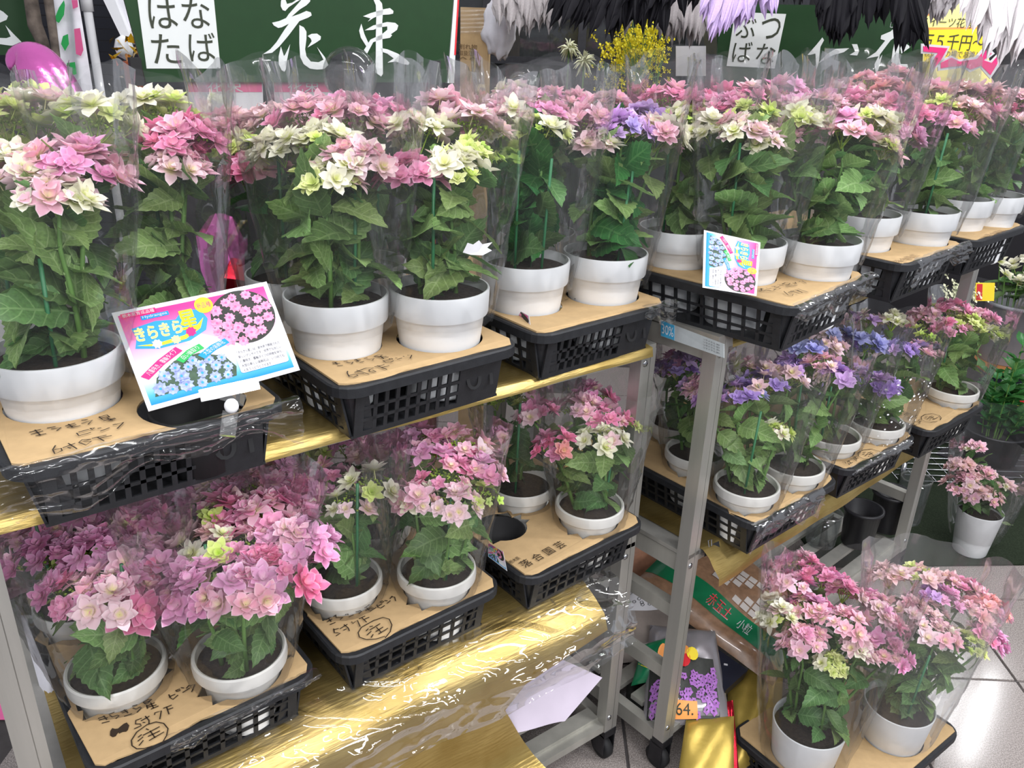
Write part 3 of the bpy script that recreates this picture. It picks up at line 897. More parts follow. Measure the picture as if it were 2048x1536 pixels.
card_words = {'T1': 'upper left cardboard insert with handwriting and an empty hole under the picture card', 'T2': 'cardboard insert with handwriting in front of two white pots, second upper tray',
  'T3': 'cardboard insert with small handwriting under the lilac plant, third upper tray', 'T4': 'cardboard insert beside the small upright picture card',
  'T5': 'cardboard insert with faint print on the right upper shelf', 'T6': 'farthest cardboard insert of the upper shelf at the right edge',
  'L1': 'bottom left cardboard insert with black blot and circled character', 'L2': 'cardboard insert with handwriting and circled character in the middle of the lower shelf',
  'L3': 'cardboard insert with an empty slit hole and printed maker name', 'L4': 'plain cardboard insert behind the right rack post',
  'L5': 'cardboard insert with circled character under the white-dotted sleeve', 'L6': 'cardboard insert with circled character at the far right of the lower shelf'}
INS = {}
extra_holes = {'T1': [(0.275, 0.10, 0.082)], 'L3': [None]}
for k, (x, y, a, z, pl) in TR.items():
    tray(tray_words[k], (x, y), R(a), H + z, pl)
    hs = []
    for pk, (t, _, _) in POTS.items():
        if t == k:
            lx, ly = loc2((x, y), R(a), POTXY[pk]); hr = 0.083 if k[0] == 'T' else 0.074
            if hr - 0.01 < lx < CW - hr + 0.03 and hr * 0.9 < ly < CD - hr:
                hs.append([min(max(lx, hr + 0.003), CW - hr - 0.003), max(ly, hr + 0.004), hr])
            # pots are set down in their holes
                d = Matrix.Rotation(R(a), 2) @ Vector((hs[-1][0], hs[-1][1]))
                POTXY[pk] = Vector((x + d.x, y + d.y, POTXY[pk].z))
            else:
                print('HOLE', pk, round(lx, 3), round(ly, 3))
                lx = min(max(lx, hr + 0.003), CW - hr - 0.003); ly = min(max(ly, hr + 0.004), CD - hr - 0.01)
                hs.append([lx, ly, hr]); d = Matrix.Rotation(R(a), 2) @ Vector((lx, ly)); POTXY[pk] = Vector((x + d.x, y + d.y, POTXY[pk].z))
    if k == 'T1':
        p = at_z(385, 806, H + z); lx, ly = loc2((x, y), R(a), p); hs.append([lx, ly, 0.08])
    if k == 'L3':
        p = at_z(1003, 1052, H + z); lx, ly = loc2((x, y), R(a), p); hs.append([max(lx, 0.075), ly, 0.062])
    # keep holes apart so that the card stays whole
    for i in range(len(hs)):
        for j in range(i):
            dd = math.hypot(hs[i][0] - hs[j][0], hs[i][1] - hs[j][1])
            if dd < hs[i][2] + hs[j][2] + 0.006:
                s_ = (dd - 0.006) / (hs[i][2] + hs[j][2])
                print('NARROW', k, i, j, round(s_, 2))
                hs[i][2] *= s_; hs[j][2] *= s_
    INS[k] = insert(card_words[k], (x, y), R(a), H + z, hs, seed=len(k) + ord(k[1]), slits=(k[0] == 'L'))
# empty black pot in one hole; black cup added to darken the other
def liner(label, key, px, py, r1):
    x, y, a, z, _ = TR[key]; p = at_z(px, py, H + z)
    if key == 'L3': lx, ly = loc2((x, y), R(a), p); d = Matrix.Rotation(R(a), 2) @ Vector((max(lx, 0.075), ly)); p = Vector((x + d.x, y + d.y, 0))
    t = thing('pot_or_dark_cup', label, 'pot', (p.x, p.y, H + z - 0.108))
    mb = MB(); mb.lathe([(0.001, 0.0), (r1 * 0.78, 0.0), (r1 * 0.97, 0.085), (r1, 0.094)], 28); build('body', mb, 'rubber', t, True)
    mb = MB(); mb.lathe([(r1, 0.092), (r1, 0.1), (r1 - 0.004, 0.1), (r1 * 0.76, 0.006), (0.001, 0.005)], 28); build('rim', mb, 'rubber', t, True)
liner('empty black pot sunk in the hole below the large picture card', 'T1', 385, 806, 0.066)
liner('added black cup that darkens the empty slit hole of the lower tray', 'L3', 1003, 1052, 0.058)
# floor tray
FX = [at_z(1481, 1466, 0.118), at_z(1897, 1450, 0.118)]
fo_ = (2.185, 0.665)            # front-left corner when the tray is turned by 90 degrees
t = tray('black tray standing on the tiled floor at the lower right', fo_, R(90), 0.118, False)
FH = []
FPOT = {'F1': at_z(1620, 1442, H - 1.735), 'F2': at_z(1800, 1404, H - 1.735)}
for k in ('F1', 'F2'):
    lx, ly = loc2(fo_, R(90), FPOT[k]); print('F', k, round(lx, 3), round(ly, 3))
    lx = min(max(lx, 0.095), CW - 0.095); ly = min(max(ly, 0.095), CD - 0.095)
    FH.append([lx, ly, 0.088]); d = Matrix.Rotation(R(90), 2) @ Vector((lx, ly)); FPOT[k] = Vector((fo_[0] + d.x, fo_[1] + d.y, FPOT[k].z))
INS['F'] = insert('cardboard insert of the tray standing on the floor', fo_, R(90), 0.118, FH, 3)
# ------------------------------------------------------------------ handwriting on the cards (strokes as written)
def strokes(key, off, sc, data, w, z, mat='ink', name='handwriting', mapper=None, fills=()):
    o = INS[key]; x, y, a = o.location.x, o.location.y, o.rotation_euler[2]
    mb = MB()
    def fn0(px, py):
        p = at_z(off[0] + px / sc, off[1] + py / sc, z); lx, ly = loc2((x, y), a, p); return (lx, ly)
    fn = (lambda lx, ly: (lx, ly, 0.0028))
    for st in data:
        P = [fn0(*q) for q in st]
        if mapper: P = [mapper(*q) for q in P]
        ribbon(mb, P, w, fn)
    for poly in fills:
        mb.prism([[fn0(*q) for q in poly]], lambda lx, ly, t: (lx, ly, t), 0.0012, 0.0028)
    return build(name, mb, mat, o)
S_L1 = [[(150, 505), (250, 470)], [(165, 535), (300, 490)], [(240, 465), (290, 525)], [(215, 585), (330, 555)], [(335, 435), (410, 405)], [(345, 455), (385, 480), (470, 450), (500, 460), (450, 505)],
 [(535, 395), (620, 360)], [(560, 410), (640, 380)], [(590, 360), (650, 410)], [(595, 468), (710, 428)], [(735, 295), (805, 275)], [(740, 330), (790, 345), (860, 310), (880, 325), (810, 400)],
 [(915, 230), (1000, 180), (1055, 180), (1000, 235), (950, 260), (915, 230)], [(950, 235), (1030, 200)], [(970, 300), (1100, 240)], [(1000, 310), (1130, 275)], [(1040, 240), (1090, 330)], [(970, 280), (985, 335)], [(1050, 345), (1165, 295)],
 [(1350, 100), (1370, 150), (1420, 180), (1500, 110)], [(1370, 130), (1450, 95)], [(1470, 30), (1530, 0), (1540, 30), (1480, 45), (1470, 30)], [(1590, 60), (1700, -10)], [(1560, -20), (1600, -15)], [(1690, -60), (1650, -10)], [(1690, -50), (1790, -75), (1740, 50)],
 [(880, 505), (785, 540), (780, 600), (860, 600), (880, 630), (765, 680)], [(880, 545), (1010, 470)], [(950, 470), (1010, 540), (1010, 600)], [(910, 575), (940, 575)], [(1105, 440), (1110, 410), (1220, 375), (1195, 515)],
 [(1260, 330), (1390, 280)], [(1310, 310), (1350, 430)], [(1340, 350), (1415, 325)],
 [(1240, 920), (1310, 800), (1335, 680), (1260, 590), (1130, 565), (980, 610), (800, 740), (710, 880), (720, 970), (800, 1025), (930, 1020), (1060, 980)],
 [(830, 825), (880, 785)], [(825, 890), (905, 825)], [(845, 965), (910, 885)], [(965, 685), (1000, 700)], [(915, 790), (1185, 650)], [(1000, 810), (1190, 720)], [(1030, 720), (1110, 830)], [(1020, 880), (1260, 740)]]
BLOT = [(345, 790), (350, 720), (385, 670), (430, 685), (480, 680), (575, 600), (630, 575), (670, 620), (650, 690), (620, 720), (560, 725), (500, 755), (485, 730), (440, 800), (390, 815)]
strokes('L1', (180, 1380), 8.533, S_L1, 0.0021, H - 1.10, fills=[BLOT])
S_L2 = [[(225, 735), (300, 695)], [(255, 775), (350, 720)], [(280, 700), (330, 770)], [(315, 830), (415, 790)], [(385, 665), (430, 635)], [(425, 650), (440, 690), (540, 690), (575, 680), (525, 725)], [(590, 605), (650, 575)], [(625, 630), (710, 590)], [(640, 575), (680, 630)], [(700, 675), (785, 635)],
 [(770, 525), (840, 490)], [(810, 540), (840, 575), (930, 550), (955, 560), (905, 605)], [(980, 440), (1080, 390), (1110, 430), (1020, 490), (980, 440)], [(1020, 450), (1080, 420)], [(1040, 545), (1160, 470)], [(1060, 490), (1110, 540)], [(1080, 530), (1190, 490)], [(1130, 555), (1245, 490)],
 [(1270, 430), (1290, 480), (1350, 495), (1420, 445)], [(1300, 455), (1370, 410)], [(1330, 370), (1380, 345), (1410, 365), (1360, 385), (1330, 370)], [(1430, 340), (1480, 345)], [(1480, 395), (1540, 345)], [(1580, 250), (1540, 300)], [(1570, 265), (1630, 265), (1650, 345)],
 [(385, 920), (400, 1000), (450, 1000), (520, 1010), (440, 1060)], [(395, 935), (480, 915)], [(520, 915), (660, 830)], [(600, 835), (680, 900), (705, 960)], [(590, 945), (640, 925)], [(755, 780), (775, 810), (870, 745), (925, 870)], [(910, 710), (1020, 660)], [(960, 690), (1055, 780)], [(1020, 720), (1105, 685)],
 [(1440, 1105), (1540, 980), (1575, 840), (1520, 720), (1390, 685), (1200, 750), (950, 890), (885, 1000), (910, 1090), (1050, 1140), (1250, 1130), (1430, 1075)],
 [(1050, 960), (1090, 920)], [(1070, 1045), (1150, 970)], [(1155, 1095), (1190, 1035)], [(1125, 875), (1180, 865)], [(1130, 940), (1330, 815)], [(1250, 975), (1390, 885)], [(1260, 890), (1350, 985)], [(1305, 1025), (1490, 910)]]
strokes('L2', (630, 1170), 10.24, S_L2, 0.0022, H - 1.10)
S_T1 = [[(290, 420), (390, 395)], [(305, 440), (410, 410)], [(340, 400), (390, 450)], [(350, 455), (440, 435)], [(460, 380), (530, 368)], [(500, 390), (530, 385), (590, 375), (550, 405)], [(635, 360), (720, 335)], [(660, 345), (700, 370)], [(650, 375), (730, 350)], [(690, 375), (770, 360)],
 [(790, 305), (840, 300)], [(790, 335), (890, 305), (850, 345)], [(955, 275), (1030, 255), (1055, 275), (990, 300), (955, 275)], [(975, 285), (1045, 270)], [(1000, 310), (1100, 285)], [(1030, 285), (1080, 305)], [(1050, 310), (1110, 290)], [(740, 430), (760, 455), (870, 425)], [(760, 420), (850, 395)], [(870, 385), (910, 380), (890, 395), (870, 385)],
 [(945, 385), (970, 380)], [(970, 410), (1050, 380)], [(1090, 350), (1110, 345)], [(1120, 345), (1190, 325), (1130, 385)], [(535, 550), (510, 590), (530, 630), (600, 600), (590, 575), (530, 590)], [(610, 570), (720, 530)], [(660, 530), (740, 580)], [(655, 570), (680, 575)],
 [(870, 490), (790, 495), (760, 520), (830, 545), (880, 510), (800, 510), (870, 490)], [(890, 480), (1020, 450)], [(940, 470), (1000, 505)], [(970, 475), (1070, 455)]]
strokes('T1', (0, 780), 4.8, S_T1, 0.0021, H - 0.55)
S_T2 = [[(250, 460), (330, 460)], [(255, 490), (385, 480)], [(290, 460), (340, 500)], [(345, 530), (440, 520)], [(470, 440), (530, 435)], [(520, 460), (580, 470), (645, 455), (620, 490)], [(675, 415), (760, 405)], [(715, 440), (790, 415)], [(700, 405), (750, 440)], [(780, 465), (855, 445)],
 [(865, 385), (920, 375)], [(910, 400), (960, 405), (1060, 385), (1025, 420)], [(1060, 345), (1140, 320), (1220, 320), (1170, 350), (1060, 345)], [(1130, 360), (1290, 345)], [(1180, 340), (1240, 390)], [(1200, 380), (1330, 360)], [(1230, 430), (1280, 460), (1380, 460), (1430, 435)], [(1260, 430), (1340, 415)],
 [(1350, 395), (1400, 385), (1420, 400), (1370, 410), (1350, 395)], [(1475, 380), (1500, 380)], [(1510, 405), (1590, 380)], [(1625, 345), (1640, 350)], [(1710, 325), (1790, 320), (1760, 385)], [(540, 635), (530, 670), (570, 740), (660, 755), (740, 720), (700, 690), (560, 720)],
 [(680, 660), (830, 600)], [(720, 620), (955, 695)], [(730, 685), (850, 680)], [(830, 600), (900, 575), (1050, 570), (960, 610), (960, 640), (1040, 655), (1095, 645), (1030, 620)], [(1070, 550), (1250, 510)], [(1120, 530), (1300, 600)], [(1200, 565), (1345, 530)]]
strokes('T2', (640, 680), 9.752, S_T2, 0.0021, H - 0.55)
strokes('T3', (1014, 571), 13.0, S_T2, 0.0020, H - 0.55)
S_T4 = [[(165, 310), (250, 295)], [(200, 330), (270, 310)], [(220, 300), (240, 345)], [(270, 345), (330, 330), (420, 350)], [(330, 290), (370, 305), (430, 295)], [(490, 310), (520, 315), (480, 335)], [(440, 260), (530, 255)], [(490, 260), (520, 290), (590, 265)], [(560, 220), (620, 225), (600, 240), (680, 250)], [(580, 290), (630, 295), (590, 305)],
 [(660, 205), (720, 180), (820, 190), (790, 215), (720, 220), (660, 205)], [(730, 240), (860, 225)], [(740, 265), (960, 235)], [(870, 185), (950, 190)], [(920, 170), (940, 200)], [(1000, 160), (1020, 155)], [(1060, 145), (1150, 190)], [(690, 360), (780, 435), (860, 445), (880, 425), (800, 415)], [(780, 380), (900, 345)], [(830, 350), (990, 405)],
 [(920, 330), (1060, 380), (1070, 390), (960, 330)], [(980, 310), (1090, 345)], [(1090, 345), (1180, 375)]]
strokes('T4', (1500, 550), 10.24, S_T4, 0.0020, H - 0.51)
S_L5 = [[(230, 300), (300, 285)], [(260, 315), (330, 265)], [(270, 285), (290, 320)], [(345, 345), (400, 330)], [(340, 270), (380, 290), (360, 310)], [(410, 240), (480, 235)], [(440, 230), (470, 280)], [(450, 305), (490, 290)], [(500, 205), (520, 215)], [(510, 260), (560, 270), (530, 290)], [(580, 220), (640, 230), (620, 260)],
 [(575, 170), (620, 155), (670, 180), (620, 195), (575, 170)], [(660, 220), (740, 190)], [(700, 200), (750, 230)], [(740, 240), (805, 220)], [(725, 340), (830, 310), (790, 350), (820, 375)], [(850, 320), (880, 310)], [(910, 280), (930, 310), (960, 265)], [(735, 520), (790, 510), (800, 550), (880, 560), (890, 585)], [(840, 510), (900, 490)], [(870, 490), (930, 550)],
 [(900, 550), (970, 530)], [(920, 450), (990, 440), (1060, 500)], [(990, 405), (1050, 395)], [(1020, 410), (1060, 470)], [(1050, 440), (1100, 430)], [(1610, 400), (1635, 340), (1570, 270), (1400, 225), (1200, 245), (1090, 310), (1100, 390), (1200, 440), (1350, 460), (1530, 435)],
 [(1200, 300), (1260, 295)], [(1190, 345), (1240, 335)], [(1250, 375), (1310, 335)], [(1310, 310), (1390, 290)], [(1320, 400), (1340, 390)], [(1330, 350), (1430, 310)], [(1380, 320), (1440, 370)], [(1420, 385), (1540, 330)]]
strokes('L5', (1620, 880), 11.378, S_L5, 0.0022, H - 1.10)
strokes('L6', (1762, 812), 13.6, S_L5, 0.0021, H - 1.10)
# printed maker's name
def printed(key, s, px, py, w, h, z, mat='ink', rot=0.0):
    o = INS[key]; x, y, a = o.location.x, o.location.y, o.rotation_euler[2]
    p = at_z(px, py, z); lx, ly = loc2((x, y), a, p); mb = MB()
    text_into(mb, s, lx, ly, w, h, lambda X, Y: (X, Y, 0.0028), rot)
    build('printed_text', mb, mat, o)
printed('L3', '落 合 園 芸', 1086, 1110, 0.135, 0.027, H - 1.10, rot=R(3))
printed('L3', '栃木県', 1029, 1122, 0.03, 0.013, H - 1.10, rot=R(3))
printed('T5', '落 合 園 芸', 1812, 519, 0.12, 0.022, H - 0.51, 'ink_faint')
printed('T6', '落 合 園 芸', 1990, 468, 0.12, 0.022, H - 0.51, 'ink_faint')
# ------------------------------------------------------------------ picture cards
def flower_loop(cx, cy, r, rd, n=9):
    out = []; a0 = rd.uniform(0, 6.28)
    for k in range(n * 3):
        a = a0 + 2 * math.pi * k / (n * 3); q = r * (1.0 if k % 3 == 1 else 0.8 if k % 3 == 0 else 0.78) * rd.uniform(0.92, 1.08)
        out.append((cx + q * math.cos(a), cy + q * math.sin(a) * 1.45))
    return out
def picture_card(label, quad, detail=True, name='picture_card', rot90=False, cat='card', group=None):
    """quad: bl br tr tl world corners of the printed face"""
    if rot90: quad = [quad[3], quad[0], quad[1], quad[2]]
    fn = bil(quad)
    c = fn(0.5, 0.0)
    root = thing(name, label, cat, c, 0, group)
    f0 = lambda x, y, off=0.0: fn(x, y, off) - c
    rd = random.Random(4)
    def flat(nm, loops, mat, off, uv=None):
        mb = MB()
        for lp in loops:
            mb.prism([lp], lambda x, y, t: f0(x, y, t), off - 0.0001, off)
        return build(nm, mb, mat, root)
    mb = MB(); mb.prism([[(0, 0), (1, 0), (1, 1), (0, 1)]], lambda x, y, t: f0(x, y, t), -0.0006, 0)
    build('paper', mb, 'white_paper', root)
    mb = MB()
    lp = rr_loop(0.944, 0.916, 0.022, 4, 0.028, 0.042)
    mb.grid(lambda u, v: f0(0.03 + 0.94 * u, 0.045 + 0.91 * v, 0.0003), 2, 12)
    build('printed_ground', mb, 'card_ground', root)
    flat('printed_photo', [circ(0.775, 0.68, 0.205, 40, 0.285)], 'dark_print', 0.0006)
    flat('printed_photo', [[(0.07, 0.11), (0.60, 0.11), (0.62, 0.2), (0.57, 0.33), (0.42, 0.42), (0.26, 0.4), (0.12, 0.28)]], 'leaf_print', 0.0006)
    pk = []; ll = []
    if detail:
        for (x, y, r) in ((0.70, 0.86, .03), (0.62, 0.80, .036), (0.75, 0.80, .036), (0.84, 0.90, .03), (0.90, 0.83, .03), (0.94, 0.74, .03), (0.88, 0.72, .03), (0.80, 0.73, .034), (0.69, 0.70, .03), (0.60, 0.67, .034), (0.66, 0.62, .034),
                          (0.72, 0.58, .036), (0.64, 0.50, .055), (0.79, 0.50, .045), (0.86, 0.60, .03), (0.93, 0.62, .032), (0.72, 0.43, .03), (0.585, 0.58, .025), (0.86, 0.50, .03), (0.75, 0.90, .025), (0.80, 0.63, .024)):
            pk.append(flower_loop(x, y, r * 1.25, rd))
        for (x, y, r) in ((0.12, 0.17, .04), (0.19, 0.14, .032), (0.17, 0.28, .036), (0.25, 0.33, .03), (0.27, 0.24, .044), (0.28, 0.15, .042), (0.37, 0.36, .028), (0.33, 0.31, .026), (0.41, 0.30, .03), (0.40, 0.22, .03), (0.47, 0.33, .028), (0.50, 0.26, .032), (0.55, 0.32, .026), (0.57, 0.22, .028), (0.47, 0.15, .034), (0.38, 0.13, .03), (0.55, 0.14, .026)):
            ll.append(flower_loop(x, y, r * 1.25, rd))
        flat('printed_flowers', pk, 'pink_flower_print', 0.0009); flat('printed_flowers', ll, 'lilac_flower_print', 0.0009)
        eyes = [circ(sum(p[0] for p in l) / len(l), sum(p[1] for p in l) / len(l), 0.009, 8, 0.013) for l in pk]
        flat('printed_flowers', eyes, 'pink_print', 0.0011)
        eyes = [circ(sum(p[0] for p in l) / len(l), sum(p[1] for p in l) / len(l), 0.009, 8, 0.013) for l in ll]
        flat('printed_flowers', eyes, 'sky_print', 0.0011)
    else:
        for k in range(11):
            a = rd.uniform(0, 6.28); q = math.sqrt(rd.random()) * 0.16
            pk.append(flower_loop(0.775 + q * math.cos(a), 0.68 + 1.3 * q * math.sin(a), 0.045, rd)); ll.append(flower_loop(rd.uniform(0.14, 0.56), rd.uniform(0.14, 0.34), 0.04, rd))
        flat('printed_flowers', pk, 'pink_flower_print', 0.0009); flat('printed_flowers', ll, 'lilac_flower_print', 0.0009)
    # title with blue surround
    def txt(nm, s, cx, cy, w, h, mat, off, rot=0.0, fat=0.0):
        mb = MB(); f3 = lambda x, y: f0(x, y, off)
        if fat:
            for k in range(8):
                a = 2 * math.pi * k / 8
                text_into(mb, s, cx + fat * math.cos(a), cy + fat * 1.45 * math.sin(a), w, h, lambda x, y: f0(x, y, off - 0.00004 * k), rot)
        text_into(mb, s, cx, cy, w, h, f3, rot)
        return build(nm, mb, mat, root)
    flat('printed_band', [[(0.06, 0.60), (0.2, 0.55), (0.4, 0.56), (0.52, 0.63), (0.555, 0.74), (0.53, 0.85), (0.42, 0.88), (0.36, 0.80), (0.24, 0.83), (0.08, 0.8), (0.09, 0.7)]], 'sky_print', 0.0006)
    flat('printed_band', [[(0.075, 0.625), (0.2, 0.575), (0.38, 0.585), (0.49, 0.66), (0.53, 0.76), (0.47, 0.69), (0.38, 0.625), (0.2, 0.605)]], 'yellow_print', 0.0008)
    txt('printed_text', 'きらきら', 0.235, 0.725, 0.29, 0.13, 'pale_yellow_print', 0.0012, R(-1), 0.004)
    txt('printed_text', '星', 0.435, 0.775, 0.105, 0.19, 'yellow_print', 0.0012, 0, 0.004)
    flat('printed_flowers', [flower_loop(0.2, 0.60, 0.035, rd, 8)], 'white_paper', 0.0011)
    flat('printed_flowers', [flower_loop(0.32, 0.60, 0.032, rd, 8)], 'pale_yellow_print', 0.0011)
    flat('printed_flowers', [flower_loop(0.425, 0.645, 0.036, rd, 8)], 'magenta_print', 0.0013)
    flat('printed_band', [circ(0.56, 0.885, 0.058, 28, 0.085)], 'yellow_print', 0.0010)
    txt('printed_text', '新品種', 0.56, 0.885, 0.09, 0.06, 'magenta_print', 0.0013, 0)
    flat('printed_band', [[(0.045, 0.915), (0.265, 0.915), (0.265, 0.965), (0.045, 0.965)]], 'magenta_print', 0.0008)
    txt('printed_text', '栃木県育成品種', 0.155, 0.94, 0.20, 0.038, 'white_paper', 0.0012)
    flat('printed_band', [[(0.16, 0.862), (0.335, 0.862), (0.335, 0.905), (0.16, 0.905)]], 'blue_print', 0.0008)
    txt('printed_text', 'Hydrangea', 0.247, 0.884, 0.155, 0.036, 'white_paper', 0.0012)
    def ribbon_text(s, p, wd, h, mat):
        mb = MB(); (x0, y0), (x1, y1) = p
        ribbon(mb, [(x0, y0), ((x0 + x1) / 2, (y0 + y1) / 2 + 0.012), (x1, y1)], h, lambda x, y: f0(x, y, 0.0012)); build('printed_band', mb, mat, root)
        rot = math.atan2(y1 - y0, x1 - x0)
        txt('printed_text', s, (x0 + x1) / 2, (y0 + y1) / 2 + 0.008, wd, h * 0.74, 'white_paper', 0.0015, rot)
    ribbon_text('八重咲き、覆輪タイプ', ((0.07, 0.32), (0.295, 0.49)), 0.27, 0.062, 'magenta_print')
    ribbon_text('白い縁取り', ((0.31, 0.395), (0.435, 0.47)), 0.14, 0.06, 'green_print')
    ribbon_text('大型の装飾花', ((0.45, 0.385), (0.60, 0.465)), 0.165, 0.06, 'blue_print')
    flat('printed_band', [rr_loop(0.32, 0.235, 0.02, 4, 0.635, 0.115)], 'white_paper', 0.0012)
    if detail:
        for k, s in enumerate(('「きらきら星」は、栃木県で開発された', '新しいアジサイです。世界でも珍しい', '八重咲き、覆輪タイプの特徴を持ち、', '大型の美しい装飾花は、いつ何ても', '心をうっとりとさせます。')):
            txt('printed_text', s, 0.795 - (0.045 if k == 4 else 0), 0.325 - 0.047 * k, 0.285 if k < 4 else 0.19, 0.03, 'grey_print', 0.0018)
    return root
gradient_mat('card_ground', [(0.0, (20, 130, 200)), (0.10, (80, 170, 214)), (0.26, (206, 212, 224)), (0.42, (222, 200, 214)), (0.72, (226, 130, 184)), (0.95, (216, 60, 140))], 1, 0.3)
q_ = [at_d(297, 823, 1.205), at_d(600, 740, 1.255), at_d(533, 563, 1.31), at_d(223, 626, 1.26)]
picture_card('large tilted picture card of pink and blue hydrangeas held by a clear clip', q_)
q_ = [at_d(1405, 575, 1.70), at_d(1513, 592, 1.70), at_d(1521, 485, 1.735), at_d(1408, 460, 1.735)]
picture_card('small picture card standing sideways against a white pot on the upper shelf', q_, True, rot90=True)
for q, lb in (([(655, 775, 1.45), (590, 700, 1.62), (590, 662, 1.64), (648, 730, 1.47)], 'picture card tucked upright at the left end of the second upper tray'),
              ([(1063, 668, 1.66), (982, 620, 1.86), (982, 588, 1.88), (1058, 632, 1.68)], 'picture card tucked upright at the left end of the third upper tray'),
              ([(1014, 1142, 1.73), (976, 1113, 1.80), (976, 1085, 1.82), (1006, 1103, 1.75)], 'picture card tucked beside the tray with the empty hole')):
    qq = [at_d(*p) for p in q]
    picture_card(lb, [qq[1], qq[0], qq[3], qq[2]], False)
# clear clip stand of the large card
c0 = at_d(455, 800, 1.205)
cl = thing('card_clip', 'clear plastic clip with a white ball joint clamped to the upper left tray', 'clip', at_d(458, 868, 1.20))
o_ = Vector(cl.location)
def seg(a, b, w, t, mat, nm):
    a, b = Vector(a), Vector(b); d = (b - a).normalized(); v = Vector(ray(458, 850)).normalized(); s = d.cross(v).normalized(); n_ = s.cross(d)
    mb = MB()
    mb.hexa([a - s * w - n_ * t - o_, a + s * w - n_ * t - o_, a + s * w + n_ * t - o_, a - s * w + n_ * t - o_, b - s * w - n_ * t - o_, b + s * w - n_ * t - o_, b + s * w + n_ * t - o_, b - s * w + n_ * t - o_])
    return build(nm, mb, mat, cl)
seg(at_d(400, 792, 1.205), at_d(518, 766, 1.222), 0.009, 0.002, 'clip_clear', 'jaw')
seg(at_d(470, 784, 1.210), at_d(463, 806, 1.206), 0.017, 0.003, 'clip_clear', 'arm')
mb = MB(); p = at_d(463, 812, 1.206) - o_
mb.lathe([(0.0005, -0.011), (0.006, -0.0095), (0.0095, -0.005), (0.0105, 0), (0.0095, 0.005), (0.006, 0.0095), (0.0005, 0.011)], 16, p)
build('ball_joint', mb, 'white_plastic', cl, True)
seg(at_d(461, 824, 1.206), at_d(455, 872, 1.192), 0.011, 0.004, 'clip_clear', 'clamp')
seg(at_d(447, 846, 1.200), at_d(470, 838, 1.204), 0.006, 0.008, 'clip_clear', 'clamp_lever')
# blue price strip on the right rack's end rail
mb = MB(); q = [at_d(1322, 672, 1.93), at_d(1448, 716, 1.74), at_d(1448, 688, 1.745), at_d(1322, 640, 1.94)]
fnS = bil(q); cS = fnS(0.5, 0)
st = thing('price_strip', 'silver label strip with a blue 30 percent mark on the right rack end', 'label', cS)
mb.prism([[(0, 0), (1, 0), (1, 1), (0, 1)]], lambda x, y, t: fnS(x, y, t) - cS, -0.001, 0); build('strip', mb, 'label_silver', st)
mb = MB(); mb.prism([[(0, 0.02), (0.23, 0.02), (0.23, 0.98), (0, 0.98)]], lambda x, y, t: fnS(x, y, t) - cS, 0.0, 0.0006); build('printed_band', mb, 'label_blue', st)
mb = MB(); text_into(mb, '30%', 0.12, 0.5, 0.2, 0.6, lambda x, y: fnS(x, y, 0.001) - cS); build('printed_text', mb, 'white_paper', st)
mb = MB()
for k in range(4): text_into(mb, 'リサイクル 301', 0.82, 0.8 - 0.19 * k, 0.24, 0.12, lambda x, y: fnS(x, y, 0.001) - cS)
build('printed_text', mb, 'grey_print', st)
# ------------------------------------------------------------------ gold cloth, film and paper on the racks
def cloth_run(name, label, cat, mat, fr, prof, s0, s1, wob=0.006, nu=60, seed=0, thick=0.0, endcurve=None):
    """sheet of constant profile (y, z) run from s0 to s1 along x of the frame fr (origin, angle)"""
    r = random.Random(seed); org, ang = fr
    ph = [r.uniform(0, 6) for _ in range(4)]
    rot = Matrix.Rotation(ang, 3, 'Z'); o3 = Vector((org[0], org[1], 0))
    L = [0.0]
    for i in range(1, len(prof)): L.append(L[-1] + math.dist(prof[i], prof[i - 1]))
    def pr(v):
        d = v * L[-1]
        for i in range(1, len(prof)):
            if d <= L[i] + 1e-9:
                k = (d - L[i - 1]) / (L[i] - L[i - 1]); return [prof[i - 1][j] + (prof[i][j] - prof[i - 1][j]) * k for j in (0, 1)]
        return prof[-1]
    def fn(u, v):
        y, z = pr(v); e = s1 - (endcurve(v) if endcurve else 0)
        x = s0 + (e - s0) * u
        w = wob * v * (math.sin(x * 9 + ph[0]) + 0.6 * math.sin(x * 23 + ph[1] + 3 * v) + 0.5 * math.sin(v * 17 + ph[2] + x * 4))
        return tuple(rot @ Vector((x, y + w, z + 0.4 * w)) + o3)
    mb = MB(); mb.grid(fn, nu, 26)
    o = build(name, mb, mat, None, True)
    return tag(o, label, cat)
AL = ((0, 0), 0.0)
zl = H - 1.215; zu = H - 0.665
cloth_run('gold_cloth', 'shiny gold cloth hanging from the left lower shelf down to the bottom', 'cloth', 'gold_cloth', AL,
          [(1.80, zl + 0.003), (1.30, zl + 0.003), (1.215, zl + 0.002), (1.19, zl - 0.005), (1.15, zl - 0.026), (1.12, zl - 0.046), (1.107, zl - 0.066), (1.104, zl - 0.2), (1.105, zl - 0.29), (1.09, zl - 0.335), (1.04, zl - 0.385), (1.0, zl - 0.405), (0.99, zl - 0.42)],
          0.03, 1.14, 0.006, 80, 3, endcurve=lambda v: 0.0 if v < 0.66 else 0.33 * min(1, (v - 0.66) * 24) - 0.50 * (v - 0.66))
cloth_run('gold_shelf_liner', 'gold liner folded over the edge of the left upper shelf', 'cloth', 'gold_cloth', AL,
          [(1.84, zu + 0.003), (1.235, zu + 0.003), (1.225, zu - 0.002), (1.222, zu - 0.014), (1.224, zu - 0.022)], 0.0, 1.33, 0.0015, 60, 5)
BR = ((1.425, 1.122), R(5.2))
